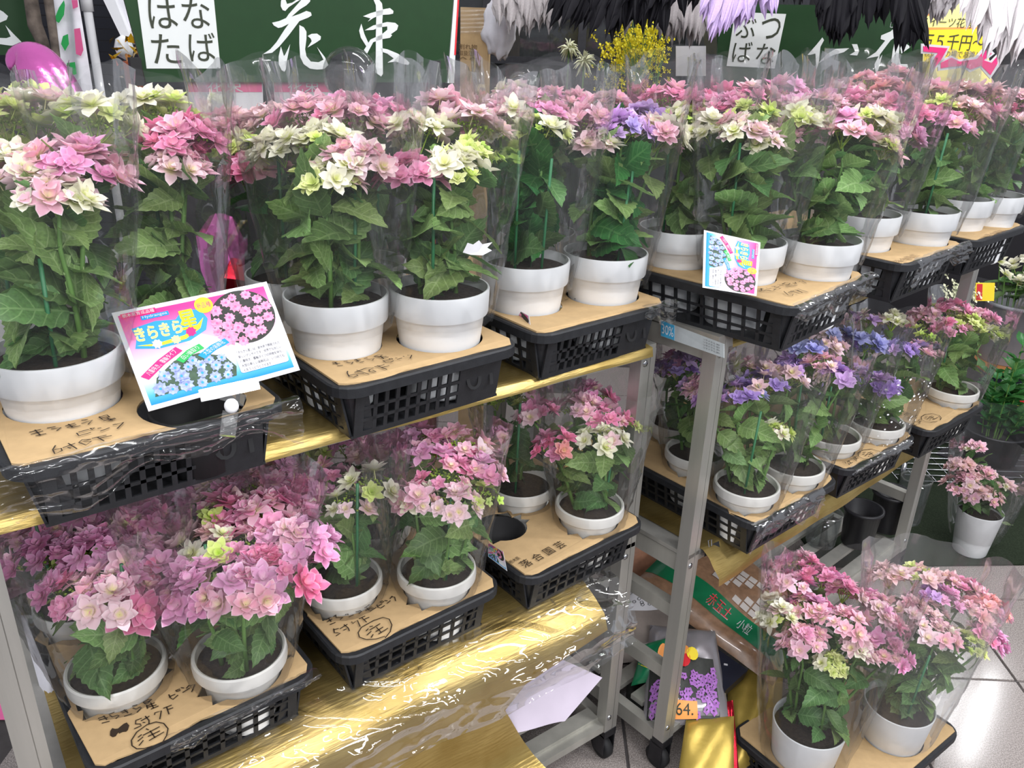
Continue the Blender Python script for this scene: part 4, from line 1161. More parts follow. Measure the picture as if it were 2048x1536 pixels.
cloth_run('gold_shelf_liner', 'gold liner folded over the edge of the right lower shelf', 'cloth', 'gold_cloth', BR,
          [(0.6, H - 1.212), (-0.012, H - 1.212), (-0.026, H - 1.224), (-0.040, H - 1.244), (-0.066, H - 1.268), (-0.072, H - 1.28), (-0.068, H - 1.292)], 0.05, 1.30, 0.002, 60, 6)
cloth_run('gold_shelf_liner', 'gold liner on the right upper shelf hidden under the trays', 'cloth', 'gold_cloth', BR,
          [(0.6, H - 0.622), (-0.012, H - 0.622), (-0.02, H - 0.628), (-0.022, H - 0.65)], 0.03, 1.5, 0.0015, 60, 7)
# creased clear film over the gold cloth
def crease(x, y, k, amp):
    q = Vector((x * k, y * k, 0.37)); a = 1 - abs(noise.noise(q)) * 2.4; b2 = 1 - abs(noise.noise(q * 2.3 + Vector((7, 3, 1)))) * 2.4
    return amp * (max(0, a) ** 4 + 0.5 * max(0, b2) ** 4) + 0.2 * amp * noise.noise(q * 0.6)
o = cloth_run('clear_film', 'creased clear film lying over the gold cloth with bright glints', 'film', 'film_glint', AL,
          [(1.20, zl + 0.004), (1.165, zl - 0.010), (1.12, zl - 0.036), (1.095, zl - 0.056), (1.085, zl - 0.08), (1.08, zl - 0.15)], 0.04, 1.22, 0.006, 160, 9)
for v_ in o.data.vertices:
    x, y, z = v_.co; c_ = crease(x * 0.55, z * 4.0 + 0.5 * x, 6.0, 0.012); v_.co = (x, y - c_, z + c_ * 0.7)
# sheet of pale paper hanging behind the gold cloth
mb = MB()
def pf(u, v):
    a = at_d(985, 1262, 1.93).lerp(at_d(1203, 1345, 2.0), u); b = at_d(985, 1450, 1.90).lerp(at_d(1130, 1445, 1.93), u)
    p = a.lerp(b, v); p += Vector((-0.5, -0.7, 0)) * (0.03 * math.sin(3.1 * u + 1) * v + 0.02 * u * u); return p
mb.grid(pf, 14, 14)
tag(build('paper_sheet', mb, 'lilac_paper', None, True), 'pale lilac paper sheet hanging at the right of the gold cloth', 'paper')
# film clinging to tray fronts
def tray_film(key, label, x0, x1, drop, seed, lift=0.012, mat='film_wrinkled', side=False):
    x, y, a, z, _ = TR[key]; r = random.Random(seed); ph = [r.uniform(0, 6) for _ in range(4)]
    rot = Matrix.Rotation(R(a), 3, 'Z'); o3 = Vector((x - 0.012, y - 0.012, H + z))
    def fn(u, v):
        X = x0 + (x1 - x0) * u
        dz = drop * (0.75 + 0.25 * math.sin(5 * u + ph[0]) + 0.12 * math.sin(17 * u + ph[1]))
        Y = 0.012 - 0.020 * min(1, v * 5) + 0.012 * max(0, v - 0.2) - crease(X + seed, v * 0.3 + seed, 10.0, 0.008)
        Z = 0.004 - dz * max(0, v - 0.08)
        return tuple(rot @ Vector((X, Y, Z)) + o3)
    mb = MB(); mb.grid(fn, 110, 22)
    tag(build('tray_film', mb, mat, None, True), label, 'film')
tray_film('T1', 'crumpled clear film stuck over the front of the upper left tray', -0.03, 0.41, 0.10, 3)
tray_film('T3', 'small flap of clear film on the right corner of the third upper tray', 0.30, 0.405, 0.06, 5)
tray_film('T4', 'clear film flap wrapped round the front of the card tray on the right rack', 0.0, 0.40, 0.075, 6)
tray_film('T5', 'glinting clear film on the front of the next tray of the right upper shelf', 0.05, 0.40, 0.085, 7)
tray_film('L1', 'strip of clear film along the front rim of the bottom left tray', 0.12, 0.39, 0.035, 8)
tray_film('L4', 'clear film folded over the corner of the violet plant tray', -0.01, 0.30, 0.10, 9)
tray_film('L5', 'clear film strip on the rim of the tray under the dotted sleeve', 0.02, 0.33, 0.03, 10)
# ------------------------------------------------------------------ plants
ER = Vector((0.806, -0.592, 0)); EF = Vector((-0.592, -0.806, 0))
def hd(key, lst, P=None, zlift=0.0):
    """heads from (pixel x, pixel y, metres behind the pot axis, size, palette)"""
    p = P if P is not None else POTXY[key]
    rel = p - Vector((0, 0, H)); d0 = sum(rel[i] * CM[i][2] for i in range(3))
    out = []
    for (x, y, dd, s, pal) in lst:
        q = at_d(x, y, d0 + dd) - p
        out.append((q.x, q.y, q.z + zlift, s, pal))
    return out
A_ = [('pink', 5), ('rose', 3), ('blush', 3), ('mauve', 2)]
PK = [('pink', 5), ('rose', 2), ('mauve', 2), ('blush', 2)]
RO = [('rose', 6), ('pink', 3)]
CR = [('cream', 6), ('lime', 3), ('blush', 2)]
LM = [('lime', 6), ('green', 2), ('cream', 3)]
GR = [('green', 6), ('lime', 2)]
BL = [('blush', 5), ('cream', 2), ('pink', 3)]
MV = [('mauve', 6), ('pink', 4), ('rose', 2)]
LI = [('lilac', 6), ('pink', 2), ('violet', 2)]
VI = [('violet', 5), ('lilac', 3), ('blue', 2)]
BU = [('blue', 5), ('violet', 2), ('blush', 1)]
SA = [('salmon', 6), ('pink', 3)]
DU = [('dusty', 6), ('pink', 2), ('blush', 2)]
G_T = 'tall hydrangeas on the upper shelf'; G_L = 'hydrangeas on the lower shelf'
def T(key, label, seed, heads, **kw):
    p = POTXY[key]; kw.setdefault('group', G_T)
    hydrangea(label, (p.x, p.y, p.z - 0.21), 'T', seed, A_, hd(key, heads), **kw)
def Lp(key, label, seed, heads, **kw):
    p = POTXY[key]; kw.setdefault('group', G_L); kw.setdefault('stz', 0.32); kw.setdefault('str_', 0.142); kw.setdefault('fsize', 0.0285); kw.setdefault('leaf_len', (0.07, 0.115)); kw.setdefault('ell', 0.9)
    hydrangea(label, (p.x, p.y, p.z - 0.16), 'L', seed, PK, hd(key, heads), **kw)
T('T1a', 'nearest tall plant at the left edge with mauve and cream florets', 21,
  [(45, 345, -0.05, 1.05, BL), (165, 330, -0.04, 1.1, MV), (10, 250, 0.05, 1.0, LM), (95, 230, 0.09, 1.0, CR), (200, 250, 0.07, 1.0, CR), (110, 385, -0.09, 0.8, BL)], str_=0.16, nleaf=4)
T('T1b', 'tall plant behind the large picture card with three deep pink florets', 22,
  [(330, 285, -0.05, 0.9, RO), (385, 270, -0.03, 0.8, RO), (275, 232, 0.03, 1.0, CR), (340, 225, 0.05, 1.0, LM), (360, 330, -0.06, 0.7, BL)], ring=9)
T('T1c', 'tall plant half cut off at the left edge behind the nearest one', 23, [(-60, 240, 0, 1, PK), (10, 235, 0, 1, DU), (60, 205, 0.05, 1, LM)], nleaf=3, ring=9)
T('T2d', 'hazy back row plant behind the two middle white pots', 26, [(690, 225, 0, 1, PK), (760, 235, 0.02, 1, PK), (640, 240, 0, 1, DU)], nleaf=3, ring=9)
T('T2c', 'back row plant whose grey white pot peeks out beside the large picture card', 25, [(470, 300, -0.03, 0.9, LM), (545, 250, 0.02, 1, DU), (510, 345, -0.06, 1.0, RO), (450, 260, 0.03, 0.9, DU)], nleaf=4, leafm=('leaf_dark', 'leaf_glossy'), ring=9)
T('T2a', 'tall plant in the left middle white pot with cream and pink florets', 24,
  [(640, 285, -0.06, 1.1, CR), (720, 320, -0.08, 1.0, BL), (610, 235, 0.02, 1.0, PK), (700, 245, 0.0, 1.1, PK), (655, 355, -0.1, 0.85, CR), (560, 300, -0.03, 0.8, CR)], nleaf=4)
T('T2b', 'tall plant in the right middle white pot with rose pink florets low in front', 27,
  [(835, 262, -0.03, 1.05, CR), (950, 250, 0.02, 1.1, BL), (815, 352, -0.09, 0.95, RO), (905, 335, -0.08, 1.0, CR), (955, 310, -0.04, 0.8, GR), (880, 225, 0.05, 1.0, BL)], nleaf=4)
tb = bpy.data.objects.get('potted_hydrangea.006') if 'rose pink florets low' in str(bpy.data.objects.get('potted_hydrangea.006', {}).get('label', '')) else None
if tb is None: tb = [o for o in bpy.data.objects if 'rose pink florets low' in str(o.get('label', ''))][0]
q = [at_d(925, 508, 1.42), at_d(978, 514, 1.42), at_d(992, 482, 1.43), at_d(930, 480, 1.43)]; fq = bil(q)
mb = MB(); mb.prism([[(0, 0.1), (0.3, 0.0), (0.75, 0.05), (1, 0.4), (0.8, 0.55), (0.9, 0.9), (0.6, 0.75), (0.45, 1.0), (0.3, 0.7), (0.1, 0.8), (0.05, 0.4)]], lambda x, y, t: fq(x, y, t) - Vector(tb.location), 0, 0.0006); build('plant_tag', mb, 'white_paper', tb)
T('T3c', 'back row plant with pale pink crown behind the third upper tray', 30, [(1020, 200, 0, 1, BL), (1090, 205, 0, 1, PK), (1150, 215, 0, 1, PK), (1060, 235, -0.04, 1, LM)], nleaf=3, ring=9)
T('T3a', 'tall plant with glossy dark leaves in the left pot of the third upper tray', 28, [(1000, 240, 0.0, 1.0, BL), (1085, 262, -0.05, 0.95, LM), (1030, 215, 0.05, 1, BL), (1100, 235, 0, 0.9, PK)], nleaf=4, leafm=('leaf_glossy', 'leaf_glossy', 'leaf_dark'), stakes=2)
T('T3b', 'tall plant with a lilac flower head in the right pot of the third upper tray', 29,
  [(1170, 245, -0.03, 1.0, PK), (1245, 262, -0.06, 1.0, LI), (1320, 270, -0.03, 1.0, BL), (1290, 240, 0.02, 1.0, LI), (1210, 220, 0.04, 1.0, PK), (1190, 290, -0.06, 0.8, BL)], nleaf=4, leafm=('leaf_glossy', 'leaf'), stakes=2)
T('T4c', 'back pot of the card tray with bright pink crown', 33, [(1330, 200, 0, 1, RO), (1395, 210, -0.03, 1, RO), (1370, 235, -0.05, 0.9, LM)], nleaf=3, ring=9)
T('T4d', 'second row plant with pink crown in the card tray', 34, [(1500, 195, 0, 1, PK), (1570, 190, 0, 1, MV), (1440, 205, 0, 1, RO), (1600, 215, -0.03, 1, MV)], nleaf=3, ring=9)
T('T4a', 'tall plant standing right behind the small picture card', 31,
  [(1415, 262, -0.03, 0.9, CR), (1475, 262, -0.07, 0.9, BL), (1500, 235, -0.02, 1.0, LM), (1450, 225, 0.03, 1, RO), (1535, 285, -0.06, 0.8, BL)], nleaf=4)
T('T4b', 'tall plant in the right front pot of the card tray with cream and pink florets', 32,
  [(1590, 245, -0.05, 1.05, CR), (1690, 258, -0.06, 1.1, PK), (1640, 215, 0.02, 1.1, PK), (1560, 275, -0.05, 0.8, BL), (1745, 250, 0.0, 0.9, CR), (1770, 300, -0.02, 0.6, CR)], nleaf=4)
T('T5c', 'back row plant with salmon crown on the right upper shelf', 37, [(1740, 170, 0, 1, SA), (1800, 165, 0, 1, DU), (1680, 185, 0, 1, PK)], nleaf=2, ring=9)
T('T5a', 'plant with violet pink head between the second and third pots of the right upper shelf', 35, [(1700, 210, 0, 1, MV), (1760, 215, 0, 1, MV), (1810, 270, -0.04, 0.7, MV), (1780, 190, 0.02, 1, SA)], nleaf=3, ring=9)
T('T5b', 'tall plant in the white pot third from the right on the upper shelf', 36,
  [(1830, 235, -0.03, 1.0, PK), (1900, 248, -0.05, 1.0, PK), (1880, 215, 0.0, 1.0, LM), (1930, 225, 0, 1, DU), (1860, 190, 0.03, 1, DU)], nleaf=4)
T('T6a', 'back plant between the last two pots of the upper shelf', 38, [(1920, 190, 0, 1, DU), (1980, 195, 0, 1, DU), (1950, 230, 0, 1, PK)], nleaf=3, ring=9)
T('T6b', 'plant in the last white pot cut by the right picture edge', 39, [(1985, 215, 0, 1, PK), (2040, 205, 0, 1, DU), (2030, 250, -0.04, 1, PK), (2070, 230, 0, 1, PK)], nleaf=4)
# lower shelf
Lp('L1c', 'back left plant of the bottom left tray with mauve crown under the shelf', 41, [(110, 1045, 0, 1, MV), (200, 1030, 0, 1, MV), (60, 1075, 0, 1, MV), (270, 1010, 0.02, 1, MV), (150, 1000, 0.05, 1, MV)], nleaf=2, ring=9)
Lp('L1d', 'back right plant of the bottom left tray with mauve florets', 42, [(360, 1010, 0, 1, MV), (440, 985, 0, 1, PK), (520, 975, 0, 1, MV), (590, 990, 0.0, 1, MV), (480, 955, 0.05, 1, PK), (560, 945, 0.04, 1, MV)], nleaf=2, ring=9)
Lp('L1a', 'broad mauve plant in the front left bowl of the bottom left tray', 43,
   [(80, 1110, -0.02, 1.0, MV), (150, 1175, -0.06, 1.1, MV), (235, 1185, -0.09, 1.1, PK), (200, 1090, 0.0, 1.1, MV), (280, 1110, 0.0, 1.1, MV), (280, 1200, -0.06, 0.9, MV), (140, 1110, 0, 0.9, [('mauve', 3), ('green', 2)]), (300, 1050, 0.05, 1.0, MV)], nleaf=3, str_=0.155, fsize=0.032, full=0.7)
Lp('L1b', 'broad mauve and lime plant in the front right bowl of the bottom left tray', 44,
   [(400, 1165, -0.09, 1.15, MV), (480, 1170, -0.1, 1.15, PK), (560, 1140, -0.07, 1.1, MV), (595, 1075, -0.02, 1.1, MV), (430, 1085, -0.02, 1.1, [('lime', 4), ('cream', 3), ('dusty', 3)]), (510, 1085, -0.03, 1.0, [('rose', 4), ('pink', 3)]), (460, 1025, 0.04, 1.1, [('dusty', 4), ('lime', 2), ('rose', 3)]), (550, 1025, 0.03, 1.1, [('rose', 3), ('pink', 4), ('dusty', 3)])], nleaf=3, str_=0.155, fsize=0.033, full=0.7)
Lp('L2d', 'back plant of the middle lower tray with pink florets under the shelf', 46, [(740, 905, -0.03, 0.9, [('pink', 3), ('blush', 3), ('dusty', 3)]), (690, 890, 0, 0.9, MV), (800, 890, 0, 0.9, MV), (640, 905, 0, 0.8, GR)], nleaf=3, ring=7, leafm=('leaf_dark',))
Lp('L2a', 'plant with few cream and lime florets in the left bowl of the middle lower tray', 45,
   [(700, 1000, -0.07, 0.9, CR), (745, 965, -0.05, 0.9, LM), (640, 975, 0, 0.8, MV), (665, 945, 0.02, 0.9, MV)], nleaf=3, ring=6, full=0.2)
Lp('L2b', 'pink-crowned plant with cream lower florets in the middle lower tray', 47,
   [(850, 905, -0.01, 1.05, MV), (930, 885, 0.02, 1.0, [('pink', 5), ('blush', 3)]), (890, 945, -0.05, 1.05, RO), (960, 930, -0.02, 0.9, PK), (830, 995, -0.09, 0.8, BL), (905, 1005, -0.1, 0.9, BL), (965, 985, -0.06, 0.8, LM), (840, 875, 0.04, 1.0, MV)], nleaf=3, ring=8, full=0.4)
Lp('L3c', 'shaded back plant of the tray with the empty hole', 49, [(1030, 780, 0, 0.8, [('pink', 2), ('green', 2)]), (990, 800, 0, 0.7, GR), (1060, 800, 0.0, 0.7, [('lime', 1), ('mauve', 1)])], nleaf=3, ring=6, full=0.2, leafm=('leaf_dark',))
Lp('L3b', 'plant with rose pink crown and one cream head beside the empty hole', 48,
   [(1070, 825, -0.03, 0.8, [('rose', 3), ('blush', 2)]), (1150, 815, 0.0, 1.0, [('pink', 4), ('blush', 3)]), (1215, 830, -0.02, 0.95, RO), (1205, 870, -0.07, 0.9, CR), (1105, 885, -0.07, 0.85, [('rose', 4), ('salmon', 2)]), (1255, 845, -0.01, 0.6, GR), (1190, 790, 0.05, 0.9, MV)], nleaf=3, ring=8, full=0.4, str_=0.142)
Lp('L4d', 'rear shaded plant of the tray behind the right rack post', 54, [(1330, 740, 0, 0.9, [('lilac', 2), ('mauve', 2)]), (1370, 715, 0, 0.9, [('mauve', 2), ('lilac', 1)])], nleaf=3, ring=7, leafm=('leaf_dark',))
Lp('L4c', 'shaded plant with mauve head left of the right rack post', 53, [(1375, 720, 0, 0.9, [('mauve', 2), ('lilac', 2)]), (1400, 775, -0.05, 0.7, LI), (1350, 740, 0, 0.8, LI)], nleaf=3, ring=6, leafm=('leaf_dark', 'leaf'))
Lp('L4a', 'violet plant in the front bowl right of the right rack post', 51,
   [(1425, 795, -0.04, 0.85, LI), (1480, 785, -0.05, 0.95, VI), (1530, 765, -0.03, 0.95, [('blue', 2), ('violet', 3), ('blush', 2)]), (1580, 755, 0.02, 0.9, [('lilac', 3), ('blush', 3), ('pink', 3)]), (1500, 735, 0.04, 0.9, BL), (1555, 862, -0.05, 0.5, CR)], nleaf=3, ring=7, full=0.3, leafm=('leaf', 'leaf', 'leaf_pale'), sleeve='film')
Lp('L4b', 'plant with pink and violet florets in the back right bowl behind the violet one', 52,
   [(1645, 725, -0.04, 0.95, [('pink', 3), ('lilac', 2), ('blush', 2)]), (1685, 755, -0.06, 0.8, LI), (1610, 700, 0, 0.9, BU), (1580, 730, 0, 0.8, LI), (1650, 690, 0.03, 0.9, [('blush', 3), ('blue', 2)])], nleaf=3, ring=7, full=0.3)
Lp('L5a', 'plant mostly hidden left of the white-dotted sleeve with blue florets', 56, [(1690, 690, 0, 0.9, BU), (1735, 685, -0.03, 0.8, BU), (1660, 670, 0, 0.8, [('blush', 2), ('blue', 2)])], nleaf=2, ring=6, full=0.3)
Lp('L5b', 'plant with blue violet florets in a clear sleeve printed with white dots', 55,
   [(1745, 690, -0.04, 0.7, BU), (1800, 700, -0.06, 0.7, [('violet', 4), ('lilac', 2)]), (1840, 700, -0.05, 0.7, LI), (1785, 640, 0.02, 0.95, [('blush', 3), ('cream', 2)]), (1765, 765, -0.1, 0.7, VI), (1855, 670, 0.0, 0.7, GR), (1730, 640, 0.03, 0.9, [('lilac', 2), ('blush', 3)])], nleaf=3, ring=6, full=0.3, sleeve='film_dots', str_=0.152, stakes=0)
Lp('L6b', 'plant with rose pink and lime heads at the far right end of the lower shelf', 57,
   [(1845, 635, 0.0, 1.0, MV), (1895, 655, -0.04, 1.0, RO), (1930, 645, -0.02, 1.0, LM), (1970, 665, -0.02, 0.8, LM), (1960, 635, 0.02, 0.9, RO), (1905, 620, 0.04, 1, RO)], nleaf=3, ring=8, str_=0.14)
# floor plants
p = FPOT['F1']
hydrangea('large pink plant standing in the left hole of the floor tray', (p.x, p.y, p.z - 0.2268), 'F', 61, PK,
  hd('F1', [(1600, 1125, 0.08, 1.0, PK), (1645, 1155, 0.04, 1.0, PK), (1580, 1165, 0.03, 1.0, [('mauve', 2), ('pink', 3), ('rose', 2)]), (1560, 1225, -0.02, 0.95, [('lime', 3), ('blush', 3), ('cream', 2)]), (1620, 1210, -0.02, 1.0, PK), (1690, 1180, 0.03, 1.0, PK), (1745, 1205, 0.03, 1.0, PK),
            (1690, 1240, -0.08, 1.1, RO), (1770, 1240, 0.0, 0.9, PK), (1605, 1275, -0.08, 0.95, [('rose', 3), ('pink', 4), ('salmon', 2)]), (1780, 1300, -0.06, 1.1, MV), (1665, 1325, -0.1, 0.6, LM), (1720, 1295, -0.1, 0.7, BL)], p),
  1.08, 'film', 0.48, 0.185, -0.16, 3, fsize=0.029, full=0.7, group='hydrangeas in the floor tray', leaf_len=(0.07, 0.11), peak=0.04, ell=0.8, leafm=('leaf', 'leaf_dark', 'leaf_dark'))
p = FPOT['F2']
hydrangea('large dusty pink and salmon plant standing in the right hole of the floor tray', (p.x, p.y, p.z - 0.2205), 'F', 62, DU,
  hd('F2', [(1775, 1150, 0.05, 1.0, DU), (1830, 1150, 0.06, 1.0, [('dusty', 3), ('lime', 2)]), (1890, 1165, 0.05, 1.0, [('pink', 3), ('dusty', 3)]), (1885, 1195, 0.0, 0.9, [('mauve', 4), ('lilac', 2)]), (1935, 1180, 0.04, 0.9, PK), (1985, 1215, 0.0, 0.9, SA), (1955, 1225, -0.02, 0.9, SA), (1875, 1265, -0.06, 1.0, BL),
            (1935, 1285, -0.07, 0.9, [('lime', 3), ('blush', 3)]), (1820, 1215, 0.0, 1.0, DU), (1980, 1275, -0.05, 0.9, MV), (1850, 1215, 0, 1.0, DU)], p),
  1.05, 'film_hazy', 0.46, 0.18, -0.10, 3, fsize=0.029, full=0.7, group='hydrangeas in the floor tray', leaf_len=(0.07, 0.11), peak=0.04, ell=0.85, leafm=('leaf_dark', 'leaf'))
# ------------------------------------------------------------------ signs behind the plants
def plane_sign(name, label, p0, u, quad_px, th, mat, kids):
    """board in the vertical plane through p0 along u; quad_px: bl br tr tl pixels"""
    n = Vector((u[1], -u[0], 0)).normalized()
    P = [at_p(x, y, p0, n) for x, y in quad_px]
    c = (P[0] + P[1]) / 2
    t = thing(name, label, 'sign', c)
    mb = MB(); back = [q - n * th - c for q in P]; fr = [q - c for q in P]
    mb.hexa([fr[0], fr[1], back[1], back[0], fr[3], fr[2], back[2], back[3]])
    build('board', mb, mat, t)
    for (nm, polys, mt, off) in kids:
        for pl in polys:
            mb = MB()
            pts = [at_p(x, y, p0, n) - c for x, y in pl]
            # local 2d on the board
            uu = Vector((u[0], u[1], 0)).normalized()
            l2 = [(q.dot(uu), q.z) for q in pts]; base = pts[0] - uu * l2[0][0] - Vector((0, 0, l2[0][1]))
            mb.prism([l2], lambda x, y, tt: base + uu * x + Vector((0, 0, y)) + n * tt, 0.0, off)
            build(nm, mb, mt, t)
    return t, n, c
def sign_text(t, c, p0, n, u, s, px, py, w, h, mat, off=0.0025, nm='lettering'):
    uu = Vector((u[0], u[1], 0)).normalized(); p = at_p(px, py, p0, n) - c
    mb = MB(); text_into(mb, s, 0, 0, w, h, lambda x, y: p + uu * x + Vector((0, 0, y)) + n * off)
    return build(nm, mb, mat, t)
def zz(lst, off, sc):
    return [[(off[0] + x / sc, off[1] + y / sc) for x, y in pl] for pl in lst]
HANA = zz([[(370, -60), (350, 20), (348, 70), (370, 115), (400, 125), (440, 80), (530, 20), (600, -20), (570, -30), (480, 30), (420, 45), (395, -20)],
  [(590, -10), (690, -30), (680, 20), (640, 60), (560, 110), (470, 190), (560, 160), (640, 125), (690, 140), (700, 175), (660, 200), (560, 240), (500, 320), (440, 400), (330, 530), (250, 600), (150, 615), (230, 560), (300, 480), (390, 340), (440, 270), (360, 310), (320, 318), (270, 290), (250, 258), (330, 240), (410, 205), (440, 160), (520, 70)],
  [(350, 530), (325, 640), (325, 730), (360, 800), (390, 815), (405, 790), (420, 680), (455, 505), (400, 620), (385, 640)],
  [(560, 285), (610, 310), (640, 360), (640, 440), (625, 560), (640, 640), (690, 700), (780, 708), (835, 680), (760, 535), (850, 650), (890, 740), (840, 785), (760, 792), (680, 780), (610, 730), (570, 650), (560, 500)],
  [(655, 410), (700, 385), (760, 382), (805, 415), (800, 450), (740, 490), (655, 540), (700, 470), (690, 440)]], (500, 0), 5.689)
TABA = zz([[(1400, -10), (1430, 60), (1435, 200), (1430, 400), (1430, 640), (1420, 820), (1490, 870), (1510, 840), (1505, 500), (1500, 300), (1510, 120), (1500, 40), (1470, 0), (1440, -40)],
  [(1285, 185), (1370, 150), (1520, 105), (1590, 92), (1630, 125), (1625, 155), (1580, 165), (1480, 170), (1400, 205), (1340, 245), (1370, 210)],
  [(1265, 270), (1240, 350), (1260, 430), (1330, 540), (1350, 500), (1300, 390)],
  [(1305, 345), (1400, 290), (1560, 250), (1650, 260), (1685, 290), (1670, 340), (1600, 390), (1615, 400), (1590, 430), (1500, 445), (1400, 480), (1330, 610), (1295, 570), (1370, 450), (1500, 390), (1560, 340), (1560, 300), (1480, 310), (1400, 340)],
  [(1480, 545), (1560, 560), (1680, 610), (1780, 680), (1812, 715), (1800, 738), (1740, 730), (1660, 700), (1565, 712), (1635, 665), (1560, 610), (1500, 590)]], (500, 0), 5.689)
U1 = (0.996, -0.087); P1 = (1.0, 2.12, 0)
t, n, c = plane_sign('shop_sign', 'dark green sign with white brush characters and a white kana square', P1, U1, [(292, 164), (893, 165), (910, -40), (238, -40)], 0.012, 'sign_green',
  [('white_square', [[(293, 137), (441, 137), (424, -38), (270, -38)]], 'sign_white', 0.0015), ('lettering', HANA + TABA, 'sign_white', 0.0015)])
for s, x, y in (('は', 325, 27), ('な', 392, 27), ('た', 332, 98), ('ば', 404, 94)):
    sign_text(t, c, P1, n, U1, s, x, y, 0.062, 0.064, 'sign_ink')
mb = MB(); pr_ = [at_p(x, y, P1, n) - c for x, y in ((895, 166), (908, 166), (917, -40), (911, -40))]
mb.hexa([pr_[0] + n * 0.001, pr_[1] + n * 0.001, pr_[1] - n * 0.014, pr_[0] - n * 0.014, pr_[3] + n * 0.001, pr_[2] + n * 0.001, pr_[2] - n * 0.014, pr_[3] - n * 0.014]); build('white_edge', mb, 'sign_white', t)
mb = MB(); pr_ = [at_p(x, y, P1, n) - c for x, y in ((908, 110), (911, 110), (920, -40), (917, -40))]
mb.hexa([pr_[0] + n * 0.002, pr_[1] + n * 0.002, pr_[1] - n * 0.014, pr_[0] - n * 0.014, pr_[3] + n * 0.002, pr_[2] + n * 0.002, pr_[2] - n * 0.014, pr_[3] - n * 0.014]); build('red_edge', mb, 'red_print', t)
# wooden easel that carries the sign
ez = thing('sign_easel', 'reddish wooden easel standing behind the large green sign', 'easel', (c.x, c.y + 0.05, 0))
eo = Vector(ez.location)
for px_ in (272, 866):
    p = at_p(px_, 158, P1, n) - n * 0.035
    mb = MB(); mb.box((p.x - eo.x - 0.016, p.y - eo.y - 0.012, 0), (p.x - eo.x + 0.016, p.y - eo.y + 0.012, H - 0.1)); build('leg', mb, 'terracotta_wood', ez)
    mb = MB(); q = p + n * 0.04; mb.box((q.x - eo.x - 0.012, q.y - eo.y - 0.018, H - 0.15), (q.x - eo.x + 0.012, q.y - eo.y + 0.004, H - 0.09)); build('clip', mb, 'rubber', ez)
pa, pb = at_p(272, 175, P1, n) - n * 0.05, at_p(866, 178, P1, n) - n * 0.05
mb = MB(); mb.hexa([(q.x - eo.x, q.y - eo.y + dy, z) for z in (H - 0.62, H - 0.24) for q, dy in ((pa, 0), (pb, 0), (pb, 0.012), (pa, 0.012))]); build('back_panel', mb, 'dark_wall', ez)
# price cards with a pink header under the sign
for (x0, x1, lb) in ((374, 525, 'pink-headed white price card under the kana square'), (546, 668, 'pink-headed white price card under the first brush character')):
    pn = Vector(P1) + n * 0.004
    tt, n2, c2 = plane_sign('price_card', lb, Vector(P1) - n * 0.02, U1, [(x0 + 14, 330), (x1 + 6, 330), (x1, 160), (x0, 160)], 0.002, 'white_paper',
      [('header_band', [[(x0 + 3, 184), (x1 - 1, 184), (x1 - 2, 160), (x0 + 1, 160)]], 'pink_print', 0.001)])
    tt['category'] = 'price card'; tt['group'] = 'price cards under the green sign'
    sign_text(tt, c2, Vector(P1) - n * 0.02, n2, U1, '花束', (x0 + x1) / 2, 171, 0.085, 0.034, 'white_paper')
# second green sign
U2 = (0.86, -0.51); P2 = at_d(1600, 90, 2.95)
BUTSU = zz([[(430, 410), (500, 330), (540, 280), (552, 300), (525, 350), (512, 470), (495, 520), (488, 400), (450, 410)], [(512, 470), (580, 400), (640, 365), (740, 360), (700, 390), (620, 412), (560, 445)], [(745, 410), (785, 385), (760, 330), (800, 330), (815, 380), (800, 415)],
  [(1060, 145), (1046, 205), (1095, 195), (1145, 150), (1140, 182), (1075, 232), (1150, 222), (1110, 262), (1050, 300), (960, 420), (870, 437), (940, 390), (1010, 303), (975, 292), (980, 265), (1050, 235), (1080, 208), (1045, 200)],
  [(970, 400), (930, 480), (940, 550), (958, 520), (987, 410), (962, 450)], [(1085, 290), (1120, 310), (1110, 420), (1125, 478), (1175, 480), (1180, 500), (1150, 515), (1090, 510), (1055, 460), (1065, 380)], [(1120, 350), (1170, 330), (1200, 350), (1130, 400)]], (1500, 0), 3.737)
t, n, c = plane_sign('shop_sign', 'second dark green sign with white brush characters behind the black feathers', P2, U2, [(1425, 300), (1838, 300), (1850, 12), (1440, 8)], 0.012, 'sign_green',
  [('white_square', [[(1453, 132), (1549, 137), (1572, 28), (1470, 24)]], 'sign_white', 0.0015), ('lettering', BUTSU, 'sign_white', 0.0015)])
for s, x, y in (('ぶ', 1492, 55), ('つ', 1541, 57), ('ば', 1484, 104), ('な', 1531, 108)):
    sign_text(t, c, P2, n, U2, s, x, y, 0.07, 0.068, 'sign_ink')
# third sign cut at the left edge
U3 = (0.99, -0.1); P3 = at_d(20, 60, 2.5)
t, n, c = plane_sign('shop_sign', 'corner of a dark green sign cut by the left picture edge', P3, U3, [(-140, 110), (84, 110), (64, -40), (-160, -40)], 0.012, 'sign_green',
  [('lettering', zz([[(-60, 60), (30, 110), (75, 150), (60, 185), (0, 210), (-60, 180)], [(50, 235), (130, 320), (200, 390), (180, 420), (100, 425), (-80, 400), (-100, 350), (60, 355), (100, 340)]], (0, 0), 4.655), 'sign_white', 0.0015)])
